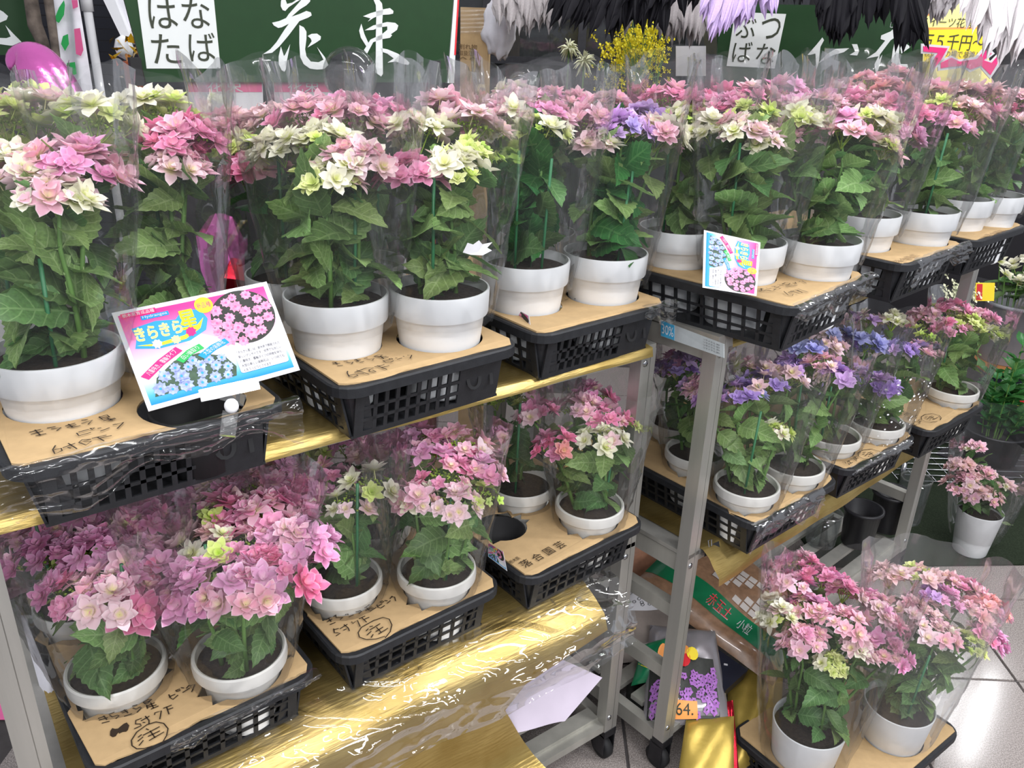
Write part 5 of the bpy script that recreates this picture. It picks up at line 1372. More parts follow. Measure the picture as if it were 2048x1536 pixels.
# yellow price poster and red lettered banner at the right
U4 = (0.86, -0.51); P4 = at_d(1900, 70, 3.05)
t, n, c = plane_sign('price_poster', 'yellow price poster reading man 5 sen yen behind the white wing', P4, U4, [(1845, 175), (1985, 175), (1965, 8), (1845, 4)], 0.004, 'pale_yellow_print',
  [('yellow_band', [[(1848, 125), (1972, 120), (1966, 58), (1850, 60)]], 'yellow_print', 0.001), ('orange_line', [[(1848, 60), (1960, 58), (1960, 54), (1848, 55)], [(1846, 32), (1880, 30), (1880, 26), (1846, 27)]], 'orange_print', 0.001)])
sign_text(t, c, P4, n, U4, '２万５千円～', 1895, 84, 0.29, 0.055, 'sign_ink')
sign_text(t, c, P4, n, U4, 'スイーツ花専用', 1903, 45, 0.24, 0.034, 'sign_ink')
sign_text(t, c, P4, n, U4, '税込 その場でお渡し', 1905, 108, 0.22, 0.024, 'grey_print')
P5 = at_d(1900, 130, 2.98)
zigzag = zz([[(1290, 345), (1470, 360), (1420, 450), (1360, 520), (1370, 440), (1400, 395), (1290, 385)], [(1420, 470), (1500, 430), (1560, 460), (1690, 440), (1760, 360), (1800, 400), (1740, 450), (1800, 470), (1860, 400), (1840, 480), (1790, 560), (1720, 490), (1640, 520), (1590, 490), (1480, 500), (1420, 510)]], (1500, 0), 3.737)
outl = zz([[(1275, 325), (1490, 345), (1440, 455), (1350, 545), (1345, 440), (1375, 405), (1275, 400)], [(1400, 460), (1500, 415), (1560, 445), (1680, 425), (1760, 335), (1825, 400), (1765, 445), (1795, 455), (1880, 370), (1860, 490), (1790, 590), (1715, 505), (1640, 540), (1590, 505), (1480, 520), (1400, 530)]], (1500, 0), 3.737)
n4 = Vector((U4[1], -U4[0], 0)).normalized(); c5 = at_p(outl[1][0][0], outl[1][0][1], P5, n4)
t = thing('lettered_banner', 'crimson cut-out lettering with white outline in front of the yellow poster', 'sign', c5)
for pl_, mt, o0, o1 in ((outl, 'white_paper', 0.0, 0.004), (zigzag, 'magenta_print', 0.004, 0.006)):
    mb = MB(); uu = Vector((U4[0], U4[1], 0)).normalized()
    for pl in pl_:
        pts = [at_p(x, y, P5, n4) - c5 for x, y in pl]; l2 = [(q.dot(uu), q.z) for q in pts]; base = pts[0] - uu * l2[0][0] - Vector((0, 0, l2[0][1]))
        mb.prism([l2], lambda x, y, tt: base + uu * x + Vector((0, 0, y)) + n4 * tt, o0, o1)
    build('letter' if mt == 'magenta_print' else 'outline', mb, mt, t)
# ------------------------------------------------------------------ feather wings hanging from above
def feather_mesh(seed, mat, wid=0.12, ragged=0.02):
    r = random.Random(seed); mb = MB(); nu = 14; rows = []
    bend = r.uniform(-0.12, 0.12); cup = r.uniform(0.02, 0.06)
    for i in range(nu + 1):
        t = i / nu; w = wid * (0.5 + 0.5 * min(1, t * 2.5)) * (1 if t < 0.62 else max(0.04, math.cos((t - 0.62) / 0.38 * 1.52))) / 2
        row = []
        for s in (-1, -0.4, 0, 0.4, 1):
            k = 1 + (r.uniform(-ragged, ragged) * 3 if abs(s) == 1 else 0)
            row.append((s * w * k + bend * t * t, cup * abs(s) - 0.05 * t * t, -t + (0.04 * abs(s) if t > 0.9 else 0)))
        rows.append(mb.add(row))
    for i in range(nu):
        for j in range(4): mb.face((rows[i] + j, rows[i + 1] + j, rows[i + 1] + j + 1, rows[i] + j + 1))
    mb.tube([(0, 0.01, 0.05), (bend * 0.3, 0, -0.5), (bend, -0.04, -0.97)], [0.012, 0.008, 0.003], 5)
    return mb.mesh('feather', [mat], True)
FE = {m: [feather_mesh(i + 1, m) for i in range(4)] for m in ('feather_black', 'feather_white', 'feather_grey', 'feather_lilac')}
FEW = {m: [feather_mesh(i + 9, m, 0.13, 0.08) for i in range(4)] for m in ('feather_white', 'feather_grey', 'feather_black')}
def wing(label, mat, d, tips, root_px, seed, wide=False, lenscale=1.0):
    """feathers run from the line root_px (two pixels above the frame) to the tips"""
    r = random.Random(seed)
    ra, rb = at_d(*root_px[0], d), at_d(*root_px[1], d)
    t = thing('feather_wing', label, 'feathers', (ra + rb) / 2)
    o = Vector(t.location)
    x0, x1 = min(p[0] for p in tips), max(p[0] for p in tips)
    mb = MB(); mb.tube([ra - o, (ra + rb) / 2 - o + Vector((0, 0, 0.01)), rb - o], 0.008, 6); build('spine', mb, mat, t)
    tips = tips + [(x + r.uniform(-12, 12), y - r.uniform(4, 34)) for x, y in tips for _ in range(1 if not wide else 3)]
    for (x, y) in tips:
        k = (x - x0) / max(1, (x1 - x0)); a = ra.lerp(rb, min(1, max(0, k + r.uniform(-0.06, 0.06))))
        b = at_d(x, y, d - r.uniform(0, 0.05)); v = b - a; ln = v.length
        dz = -v.normalized(); vw = Vector(ray(x, y)).normalized(); xx = dz.cross(vw).normalized() * -1; yy = dz.cross(xx)
        rot = Matrix((xx, yy, dz)).transposed()
        obj('feather', r.choice((FEW if wide and mat in FEW else FE)[mat]), t, a - o, rot, ln)
    return t
rf = random.Random(99)
wing('black feather wing hanging at the top centre', 'feather_black', 2.35,
     [(1110, 72), (1135, 70), (1098, 5), (1130, 30), (1160, 75), (1185, 72), (1190, 92), (1225, 90), (1232, 60), (1260, 72), (1300, 80), (1308, 66), (1335, 30), (1345, 40), (1372, 30), (1395, 32), (1280, 35), (1320, 70), (1150, 40), (1210, 70), (1245, 55), (1175, 55), (1355, 25), (1290, 60)], ((1165, -150), (1420, -140)), 1, lenscale=1)
wing('white fluffy feather wing behind the black one', 'feather_grey', 2.55,
     [(1000, 60), (1020, 75), (1040, 78), (1060, 82), (1080, 70), (1100, 76), (1120, 60), (1030, 50), (1010, 40), (1090, 55), (1050, 65), (1070, 60)], ((1000, -120), (1130, -120)), 2, True)
wing('white fluffy feather wing between the black and lilac ones', 'feather_grey', 2.6,
     [(1320, 85), (1340, 100), (1360, 95), (1380, 105), (1400, 98), (1420, 85), (1350, 80), (1390, 90), (1310, 60), (1250, 80), (1230, 70)], ((1250, -110), (1430, -110)), 3, True)
wing('lilac feather wing hanging left of the second sign', 'feather_lilac', 2.3,
     [(1408, 34), (1415, 50), (1425, 70), (1430, 88), (1440, 92), (1450, 80), (1460, 75), (1470, 70), (1480, 75), (1490, 62), (1500, 60), (1512, 45), (1525, 38), (1535, 20), (1445, 60), (1475, 55)], ((1440, -110), (1560, -110)), 4)
wing('black plume hanging in front of the second sign', 'feather_black', 2.45,
     [(1640, 70), (1660, 95), (1680, 100), (1700, 90), (1650, 80), (1690, 80), (1668, 102), (1645, 50), (1715, 60), (1632, 40), (1738, 66), (1765, 58), (1672, 85)], ((1655, -90), (1770, -90)), 5, True)
wing('straight black feather column beside the yellow poster', 'feather_black', 2.4,
     [(1812, 108), (1822, 112), (1832, 110), (1842, 108), (1850, 95), (1806, 80), (1845, 80), (1815, 90), (1835, 100), (1826, 105), (1854, 60), (1840, 90), (1820, 95)], ((1795, -100), (1852, -100)), 6)
wing('white feather wing at the top right corner', 'feather_white', 2.3,
     [(1935, 45), (1945, 68), (1955, 78), (1970, 95), (1985, 115), (2000, 125), (2012, 130), (2025, 138), (2040, 140), (2050, 130), (1995, 100), (1975, 75), (2035, 110), (2015, 100), (1960, 60), (1990, 80), (2060, 120)], ((1960, -120), (2090, -120)), 7)
wing('small white plume between the black column and the yellow poster', 'feather_white', 2.5, [(1862, 52), (1870, 58), (1880, 50), (1890, 40), (1900, 35), (1910, 25), (1875, 40)], ((1880, -90), (1930, -90)), 8, True)
wing('row of black feather tips along the top right', 'feather_black', 2.55, [(1880, 8), (1900, 6), (1860, 10), (1780, 28), (1795, 25), (1600, 14), (1615, 10), (1580, 8), (1560, 5), (1920, 5)], ((1560, -120), (1920, -120)), 9)
# ------------------------------------------------------------------ things at the back
# tall cardboard carton wrapped in film
def upright_box(name, label, cat, pxl, pxr, ytop, d, dep, mat, zb=0.0, ang=None):
    a, b = at_d(pxl, ytop, d), at_d(pxr, ytop, d); b.z = a.z
    u = (b - a).normalized(); nn = Vector((u.y, -u.x, 0)); c = (a + b) / 2
    t = thing(name, label, cat, (c.x, c.y, zb)); o = Vector((c.x, c.y, zb))
    mb = MB(); p = [a - o, b - o, b - nn * dep - o, a - nn * dep - o]
    mb.hexa([(q.x, q.y, 0) for q in p] + [(q.x, q.y, a.z - zb) for q in p])
    return t, mb, u, nn, a, b, o
t, mb, u, nn, a, b, o = upright_box('cardboard_carton', 'tall brown carton with film wrapped round its top, right of the green sign', 'box', 921, 978, 14, 2.72, 0.3, 'cardboard')
build('carton_body', mb, 'cardboard', t)
mb = MB(); mb.grid(lambda x, y: a.lerp(b, x) - o + nn * (0.004 + 0.002 * math.sin(40 * y + 3 * x)) + Vector((0, 0, -0.08 * y + 0.0)), 4, 20); build('wrap_band', mb, 'film_hazy', t, True)
mb = MB(); p = a.lerp(b, 0.28) - o + nn * 0.002 + Vector((0, 0, -0.14))
for k in range(3): text_into(mb, ('割れ物', '取扱注意', '↑↑')[k], 0, 0.02 - 0.02 * k, 0.06, 0.016, lambda x, y: p + u * x + Vector((0, 0, y)))
build('printed_text', mb, 'ink_faint', t)
# glass-front flower cooler behind
gl = thing('flower_cooler', 'dark glass-front flower cooler at the back centre', 'cooler', WP.xy.to_3d() + WN * 0.3)
go = Vector(gl.location)
def wb(nm, s0, s1, z0, z1, d0, d1, mat):
    mb = MB(); p = [WP.xy.to_3d() + WU * s + WN * d - go for (s, d) in ((s0, d0), (s1, d0), (s1, d1), (s0, d1))]
    mb.hexa([(q.x, q.y, z0) for q in p] + [(q.x, q.y, z1) for q in p]); return build(nm, mb, mat, gl)
wb('cabinet', -0.7, 2.0, 0, 2.7, 0.0, 0.45, 'dark_steel')
wb('dark_interior', -0.65, 1.95, 0.3, 2.5, 0.44, 0.455, 'dark_wall')
for s in (-0.7, -0.17, 0.42, 1.08, 1.75): wb('door_mullion', s, s + 0.05, 0.2, 2.6, 0.455, 0.5, 'dark_steel')
for z in (1.76, 2.3): wb('door_rail', -0.7, 1.8, z, z + 0.045, 0.455, 0.49, 'dark_steel')
wb('glass_pane', -0.65, 1.8, 0.3, 2.5, 0.470, 0.474, 'glass')
# pale wall cabinet left of the cooler
def sprig(name, label, cat, px, d, mat, n, spread, size, stem_to, seed, bl=None):
    r = random.Random(seed); c = at_d(px[0], px[1], d); base = at_d(stem_to[0], stem_to[1], d)
    t = thing(name, label, cat, base); mb = MB(); st_ = MB()
    for k in range(n):
        q = Vector((r.gauss(0, 1), r.gauss(0, 1), r.gauss(0, 1))); q = Vector((q.x * spread[0], q.y * spread[0] * 0.6, q.z * spread[1])) * 0.5
        p = c + q - base; s = size * r.uniform(0.6, 1.2)
        for j in range(4):
            a = 1.57 * j + r.uniform(-0.3, 0.3); w_ = s * 0.5
            d1 = Vector((math.cos(a), math.sin(a) * 0.6, math.sin(a + 0.8) * 0.8)).normalized(); d2 = d1.cross(Vector((0.3, 0.8, 0.5))).normalized()
            i0 = mb.add([p, p + d1 * s * 0.6 + d2 * w_ * 0.6, p + d1 * s, p + d1 * s * 0.6 - d2 * w_ * 0.6]); mb.face((i0, i0 + 1, i0 + 2, i0 + 3))
        if k % 8 == 0: st_.tube([Vector((0, 0, 0)), p * 0.5 + Vector((0, 0, 0.02)), p], 0.0016, 4, False)
    b = build('blossoms', mb, mat, t); b['kind'] = 'stuff'
    build('stem', st_, 'stem_green', t)
    return t
sprig('yellow_spray', 'bright yellow spray of tiny blossoms under the black feathers', 'flowers', (1265, 98), 2.9, 'yellow_blossom', 420, (0.13, 0.13), 0.014, (1275, 190), 3)
sprig('yellow_spray', 'thin trailing end of the yellow blossom spray at its right', 'flowers', (1322, 115), 2.92, 'yellow_blossom', 40, (0.04, 0.11), 0.010, (1310, 190), 4)
def spider_flower(label, px, d, r_, seed, mat='pale_blossom'):
    r = random.Random(seed); c = at_d(px[0], px[1], d); t = thing('spider_flower', label, 'flower', c + Vector((0, 0, -0.12)), group='pale spider flowers at the back')
    mb = MB()
    for k in range(36):
        q = Vector((r.gauss(0, 1), r.gauss(0, 1), r.gauss(0, 1) + 0.3)).normalized() * r_ * r.uniform(0.7, 1)
        mb.tube([Vector((0, 0, 0.12)), Vector((0, 0, 0.12)) + q * 0.6, Vector((0, 0, 0.12)) + q + Vector((0, 0, -0.01))], [0.004, 0.0035, 0.001], 4, False)
    build('petals', mb, mat, t, True); mb = MB(); mb.tube([(0, 0, -0.1), (0, 0, 0.12)], 0.003, 5); build('stem', mb, 'stem_green', t)
spider_flower('upper pale spider flower beneath the black wing', (1138, 96), 2.85, 0.045, 1)
spider_flower('lower pale spider flower above the film tops', (1168, 122), 2.8, 0.05, 2)
# crumpled white plastic bag on the carton's right
mb = MB(); cB = at_d(1000, 55, 2.75); r_ = random.Random(2)
def bagf(u, v):
    th = 2 * math.pi * u; ph = math.pi * (v - 0.5)
    q = Vector((math.cos(th) * math.cos(ph), math.sin(th) * math.cos(ph), math.sin(ph)))
    k = 1 + 0.3 * noise.noise(q * 2.2) + 0.16 * noise.noise(q * 5)
    return cB + Vector((q.x * 0.055, q.y * 0.05, q.z * 0.095)) * k
mb.grid(bagf, 28, 18)
tag(build('plastic_bag', mb, 'white_cloth', None, True), 'crumpled whitish plastic bag beside the carton top', 'bag')
# blank framed notice (white card) behind the feathers
t, n, c = plane_sign('notice_card', 'plain white notice card standing behind the film at the back', at_d(1385, 110, 3.0), (0.86, -0.51), [(1352, 152), (1412, 152), (1412, 92), (1352, 92)], 0.004, 'white_paper', [])
# clear dome with black netting in front of the sign
cD = at_d(700, 150, 2.02)
t = thing('clear_globe', 'clear plastic globe with black netting inside in front of the green sign', 'globe', cD + Vector((0, 0, -0.07)))
mb = MB(); mb.lathe([(0.066 * math.cos(R(a)), 0.07 + 0.066 * math.sin(R(a))) for a in range(-90, 91, 10)], 28); build('globe', mb, 'glass', t, True)
mb = MB(); mb.lathe([(0.058 * math.cos(R(a)) * (1 + 0.06 * math.sin(a)), 0.066 + 0.058 * math.sin(R(a))) for a in range(-90, 91, 15)], 16); build('netting', mb, 'rubber', t)
mb = MB(); mb.tube([(0, 0, 0.0), (0, 0.0, -0.55)], 0.003, 5); build('stick', mb, 'white_plastic', t)
cD = at_d(1040, 170, 2.2)
t = thing('clear_globe', 'small empty clear globe among the film tops right of the carton', 'globe', cD + Vector((0, 0, -0.05)))
mb = MB(); mb.lathe([(0.034 * math.cos(R(a)), 0.05 + 0.034 * math.sin(R(a))) for a in range(-90, 91, 10)], 24); build('globe', mb, 'glass', t, True)
mb = MB(); mb.tube([(0, 0, 0.016), (0, 0.0, -0.5)], 0.003, 5); build('stick', mb, 'white_plastic', t)
# pink foil balloon
t = thing('foil_balloon', 'shiny pink foil balloon at the left edge behind the plants', 'balloon', at_d(140, 330, 2.25)); o = Vector(t.location)
path = [at_d(30, 150, 2.2), at_d(35, 118, 2.2), at_d(60, 115, 2.2), at_d(85, 150, 2.2), at_d(110, 195, 2.22), at_d(130, 250, 2.24), at_d(140, 330, 2.25)]
mb = MB(); mb.tube([p - o for p in path], [0.02, 0.045, 0.062, 0.07, 0.075, 0.08, 0.05], 18); ob = build('balloon', mb, 'foil_pink', t, True)
ms = ob.modifiers.new('s', 'SUBSURF'); ms.levels = 1; ms.render_levels = 2
mb = MB(); mb.tube([(0, 0, 0), (0.0, 0.02, -0.4)], 0.004, 6); build('stick', mb, 'white_plastic', t)
# bare branches
def branch(label, pts, d, rr):
    P = [at_d(x, y, d) for x, y in pts]; t = thing('branch', label, 'branch', P[-1]); o = Vector(t.location)
    mb = MB(); mb.tube([p - o for p in P], rr, 10); build('limb', mb, 'bark', t, True)
    mb = MB(); mb.tube([Vector((0, 0, 0)), Vector((0.02, 0.02, -0.5))], rr[-1], 10); build('lower_limb', mb, 'bark', t, True)
branch('thick lichened branch at the top left', [(55, -60), (62, 0), (70, 50), (85, 85), (95, 130), (100, 250)], 2.38, [0.02, 0.019, 0.02, 0.017, 0.016, 0.015])
branch('thinner branch right of the thick one at the top left', [(92, -60), (97, 0), (104, 50), (112, 110), (118, 250)], 2.36, [0.013, 0.013, 0.012, 0.011, 0.010])
# banner flag with printed leaves and pink strokes
mb = MB()
def bf(u, v):
    a = at_d(100, -50, 2.6).lerp(at_d(150, -50, 2.6), u); b = at_d(128, 230, 2.6).lerp(at_d(190, 230, 2.6), u); p = a.lerp(b, v)
    return p + Vector((-0.5, -0.7, 0)) * 0.012 * math.sin(9 * u + 2 * v)
mb.grid(bf, 16, 12); fb = thing('banner', 'white cloth banner with green and pink print at the top left', 'banner', bf(0.5, 1)); o = Vector(fb.location)
mb.v = [tuple(Vector(q) - o) for q in mb.v]; build('cloth', mb, 'white_cloth', fb, True)
for pl, mt in (([[(128, 0), (118, 15), (108, 40), (118, 46), (128, 30), (130, 10)], [(126, 72), (136, 68), (138, 88), (130, 102), (122, 88)], [(134, 126), (150, 124), (153, 148), (140, 152), (132, 140)]], 'green_print'), ([[(143, 0), (155, 0), (156, 14), (146, 18)], [(148, 58), (160, 56), (167, 100), (162, 112), (152, 108)]], 'pink_print')):
    for q in pl:
        mb = MB(); pts = [at_d(x, y, 2.575) - o for x, y in q]; n0 = mb.add(pts); mb.face(range(n0, n0 + len(pts)))
        build('printed_motif', mb, mt, fb)
# white pole and shutter
pT, pB = at_d(174, -80, 2.75), at_d(196, 152, 2.75)
t = thing('white_pole', 'white pole with a collar at the top left', 'pole', (pB.x, pB.y, 0)); mb = MB(); mb.tube([(0, 0, 0), (0, 0, pT.z)], 0.014, 14); build('tube', mb, 'white_plastic', t, True)
mb = MB(); zz_ = at_d(178, 15, 2.75).z; mb.tube([(0, 0, zz_ - 0.012), (0, 0, zz_ + 0.08)], 0.019, 14); build('collar', mb, 'white_plastic', t, True)
t = thing('white_awning', 'slanted white folded awning left of the green sign', 'awning', at_d(225, 90, 2.65)); o = Vector(t.location)
mb = MB(); q = [at_d(192, -30, 2.65), at_d(218, -30, 2.65), at_d(262, 80, 2.65), at_d(250, 90, 2.65)]; bq = [p + Vector((0.05, 0.08, 0)) for p in q]
mb.hexa([p - o for p in (q[3], q[2], bq[2], bq[3], q[0], q[1], bq[1], bq[0])]); build('edge', mb, 'white_plastic', t)
mb = MB(); q = [at_d(212, -30, 2.68), at_d(270, -30, 2.68), at_d(275, 60, 2.68), at_d(252, 62, 2.68)]; bq = [p + Vector((0.05, 0.08, 0)) for p in q]
mb.hexa([p - o for p in (q[3], q[2], bq[2], bq[3], q[0], q[1], bq[1], bq[0])]); build('panel', mb, 'white_cloth', t)
sh = thing('roller_shutter', 'dark navy slatted roller shutter behind the white pole', 'shutter', at_d(150, 400, 3.3).xy.to_3d()); o = Vector(sh.location)
mb = MB(); L_ = 1.5; su = Vector((0.86, -0.51, 0)); sn = Vector((-0.51, -0.86, 0))
p = [-su * L_ / 2, su * L_ / 2, su * L_ / 2 + sn * 0.012, -su * L_ / 2 + sn * 0.012]
mb.hexa([(q.x, q.y, 0) for q in (p[0], p[1], p[2], p[3])][::1] + [(q.x, q.y, 0.036) for q in (p[0], p[1], p[2], p[3])]); slat_me = mb.mesh('slat', ['shutter_navy'])
for k in range(58): obj('slat', slat_me, sh, (0, 0, 0.04 * k + 0.0))
# gold foil ornament
t = thing('foil_ornament', 'crumpled gold foil ornament hanging at the left of the green sign', 'ornament', at_d(262, 140, 2.1)); o = Vector(t.location)
mb = MB(); r_ = random.Random(5)
for k in range(26):
    p = at_d(r_.uniform(228, 268), r_.uniform(78, 150), 2.1) - o; q = [Vector((r_.uniform(-1, 1), r_.uniform(-1, 1), r_.uniform(-1, 1))).normalized() * 0.018 for _ in range(3)]
    i0 = mb.add([p + q[0], p + q[1], p + q[2]]); mb.face((i0, i0 + 1, i0 + 2))
build('foil', mb, 'foil_gold', t); mb = MB(); mb.lathe([(0.001, -0.03), (0.018, -0.02), (0.024, 0), (0.018, 0.02), (0.001, 0.03)], 10, at_d(248, 95, 2.12) - o); build('bead', mb, 'white_plastic', t, True)
mb = MB(); mb.tube([at_d(248, 95, 2.12) - o, Vector((0, 0, 0)), at_d(276, 230, 2.12) - o], 0.004, 5); build('stick', mb, 'wood', t)
# pink and red wrapped bouquet showing between the first two trays
t = thing('wrapped_bouquet', 'pink and red foil-wrapped parcel glimpsed between the first two upper trays', 'bouquet', at_d(450, 640, 1.95)); o = Vector(t.location)
mb = MB(); mb.tube([at_d(445, 440, 1.97) - o, at_d(440, 480, 1.95) - o, at_d(445, 540, 1.95) - o, at_d(455, 600, 1.95) - o, Vector((0, 0, 0))], [0.03, 0.055, 0.05, 0.035, 0.02], 9); build('paper_cone', mb, 'foil_pink', t)
mb = MB(); mb.tube([at_d(470, 520, 1.93) - o, at_d(465, 560, 1.92) - o, at_d(462, 610, 1.93) - o], [0.015, 0.03, 0.02], 7); build('red_foil', mb, 'foil_red', t)
mb = MB(); mb.grid(lambda u, v: at_d(415 + 80 * u, 440 + 90 * v, 1.90 + 0.02 * math.sin(7 * u + 5 * v)) - o, 12, 12); build('wrap', mb, 'film_wrinkled', t, True)
# ------------------------------------------------------------------ under and beside the racks
def pillow(name, label, cat, corners, th, mat, puff=1.0, nu=20, nv=16):
    """stuffed bag between four corners (pixel x, y, depth): bl br tr tl"""
    P = [at_d(*c) for c in corners]; fn = bil(P); c = min(P, key=lambda p: p.z).copy()
    t = thing(name, label, cat, c)
    def h(u, v): return th * (max(0, 4 * u * (1 - u)) ** 0.45) * (max(0, 4 * v * (1 - v)) ** 0.45) * (1 + 0.18 * math.sin(5 * u + 3 * v) + 0.12 * math.sin(11 * u - 7 * v))
    vw = Vector(ray(corners[0][0], corners[0][1]))
    sg = -1 if ((P[1] - P[0]).cross(P[3] - P[0])).dot(vw) > 0 else 1
    def front(u, v, off=0.0): return fn(u, v, sg * (h(u, v) + off)) - c
    mb = MB(); mb.grid(front, nu, nv); mb.grid(lambda u, v: fn(u, v, -sg * h(u, v)) - c, nu, nv)
    build('bag_body', mb, mat, t, True)
    return t, front
def on_bag(t, front, nm, polys, mat, off=0.002):
    mb = MB()
    for lp in polys:
        n0 = mb.add([front(x, y, off) for x, y in lp]); mb.face(range(n0, n0 + len(lp)))
    return build(nm, mb, mat, t)
def strip(t, front, nm, v0, v1, mat, n=20, u0=0.0, u1=1.0, off=0.002):
    mb = MB(); mb.grid(lambda u, v: front(u0 + (u1 - u0) * u, v0 + (v1 - v0) * v, off), n, 3); return build(nm, mb, mat, t, True)
# akadama soil bag: u runs along the green band, v across it
t, fr = pillow('soil_bag', 'brown soil bag with a green band and white checks leaning under the right rack', 'bag', [(1268, 1165, 2.72), (1545, 1372, 2.50), (1640, 1230, 2.72), (1395, 1040, 2.95)], 0.05, 'bag_brown')
strip(t, fr, 'green_band', 0.16, 0.36, 'bag_green')
mb = MB()
for i in range(9):
    for j in range(5):
        if (i * 7 + j * 3) % 5 in (0, 2, 3) and (i + j) > 1:
            x, y = 0.28 + 0.062 * i, 0.40 + 0.075 * j; n0 = mb.add([fr(x, y, 0.002), fr(x + 0.052, y, 0.002), fr(x + 0.052, y + 0.063, 0.002), fr(x, y + 0.063, 0.002)]); mb.face(range(n0, n0 + 4))
build('printed_checks', mb, 'checker_white', t)
mb = MB(); text_into(mb, '赤玉土', 0.50, 0.26, 0.17, 0.13, lambda x, y: fr(x, y, 0.0035)); build('printed_text', mb, 'white_paper', t)
mb = MB(); text_into(mb, '赤玉土', 0.50, 0.26, 0.165, 0.12, lambda x, y: fr(x, y, 0.005)); build('printed_text', mb, 'red_print', t)
mb = MB(); text_into(mb, '小粒', 0.685, 0.26, 0.09, 0.12, lambda x, y: fr(x, y, 0.0035)); build('printed_text', mb, 'white_paper', t)
# plain tan bag above it, black and white printed bag
pillow('soil_bag', 'plain tan bag behind the left rack end post', 'bag', [(1215, 1190, 2.9), (1340, 1190, 2.85), (1400, 1040, 3.0), (1240, 1020, 3.05)], 0.04, 'bag_tan')
t, fr = pillow('soil_bag', 'grey soil bag with black and white flower print between the racks', 'bag', [(1140, 1340, 2.62), (1370, 1310, 2.58), (1355, 1155, 2.76), (1160, 1185, 2.8)], 0.07, 'bag_grey')
strip(t, fr, 'white_band', 0.52, 0.80, 'white_paper', u0=0.05, u1=0.95); strip(t, fr, 'black_band', 0.82, 0.97, 'rubber', u0=0.3, u1=0.95)
mb = MB(); r_ = random.Random(8)
for k in range(46):
    x, y = r_.uniform(0.12, 0.72), r_.uniform(0.55, 0.77)
    ribbon(mb, [(x + 0.016 * math.cos(a), y + 0.02 * math.sin(a)) for a in (0, 1.2, 2.4, 3.6, 4.8, 6.0)], 0.006, lambda X, Y: fr(X, Y, 0.004))
for k in range(7): ribbon(mb, [(0.75 + 0.02 * k, 0.6), (0.78 + 0.02 * k, 0.72)], 0.018, lambda X, Y: fr(X, Y, 0.004))
build('printed_flowers', mb, 'rubber', t)
# petunia potting mix bag with price tag
t, fr = pillow('potting_mix_bag', 'clear-topped bag with purple petunia print and an orange price tag', 'bag', [(1285, 1452, 2.40), (1462, 1448, 2.38), (1430, 1262, 2.56), (1300, 1250, 2.60)], 0.06, 'bag_silver')
strip(t, fr, 'printed_photo', 0.03, 0.62, 'dark_print', u0=0.04, u1=0.88)
lp = []; r_ = random.Random(6)
for k in range(120):
    x, y = r_.uniform(0.07, 0.86), r_.uniform(0.05, 0.50); s_ = r_.uniform(0.03, 0.048); a0 = r_.random()
    if y > 0.3 + 0.3 * x: continue
    lp.append([(x + s_ * (1 if j % 2 else 0.72) * math.cos(a0 + 0.628 * j), y + 1.0 * s_ * (1 if j % 2 else 0.72) * math.sin(a0 + 0.628 * j)) for j in range(10)])
mb = MB()
for k, l in enumerate(lp):
    n0 = mb.add([fr(x, y, 0.004 + 0.00004 * k) for x, y in l]); mb.face(range(n0, n0 + 10))
build('printed_flowers', mb, 'purple_flower_print', t)
on_bag(t, fr, 'printed_flowers', [circ(sum(p[0] for p in l) / 10, sum(p[1] for p in l) / 10, 0.007, 6, 0.007) for l in lp], 'dark_print', 0.0095)
on_bag(t, fr, 'printed_flowers', [circ(0.47, 0.58, 0.10, 14, 0.09)], 'red_print', 0.0085); on_bag(t, fr, 'printed_flowers', [circ(0.60, 0.64, 0.08, 12, 0.07)], 'yellow_print', 0.0088); on_bag(t, fr, 'printed_flowers', [circ(0.50, 0.68, 0.06, 12, 0.05)], 'orange_print', 0.0090)
strip(t, fr, 'price_tag', 0.02, 0.17, 'orange_print', 6, 0.28, 0.62, 0.012)
mb = MB(); text_into(mb, '64.', 0.47, 0.095, 0.2, 0.10, lambda x, y: fr(x, y, 0.0135)); build('printed_text', mb, 'sign_ink', t)
t, fr = pillow('seed_packet', 'green joyful printed packet seen through the rack rails', 'bag', [(1262, 1372, 2.50), (1345, 1352, 2.46), (1345, 1272, 2.5), (1285, 1290, 2.54)], 0.02, 'bag_green')
mb = MB(); text_into(mb, 'joyful', 0.35, 0.5, 0.3, 0.5, lambda x, y: fr(x, y, 0.003), R(60)); build('printed_text', mb, 'yellow_print', t)
on_bag(t, fr, 'printed_flowers', [circ(0.75, 0.65, 0.12, 12, 0.2), circ(0.7, 0.35, 0.09, 12, 0.15)], 'orange_print', 0.004)
pillow('soil_bag', 'dark red printed bag low between the racks', 'bag', [(1250, 1430, 2.6), (1330, 1440, 2.55), (1325, 1370, 2.62), (1255, 1345, 2.66)], 0.03, 'dark_print')
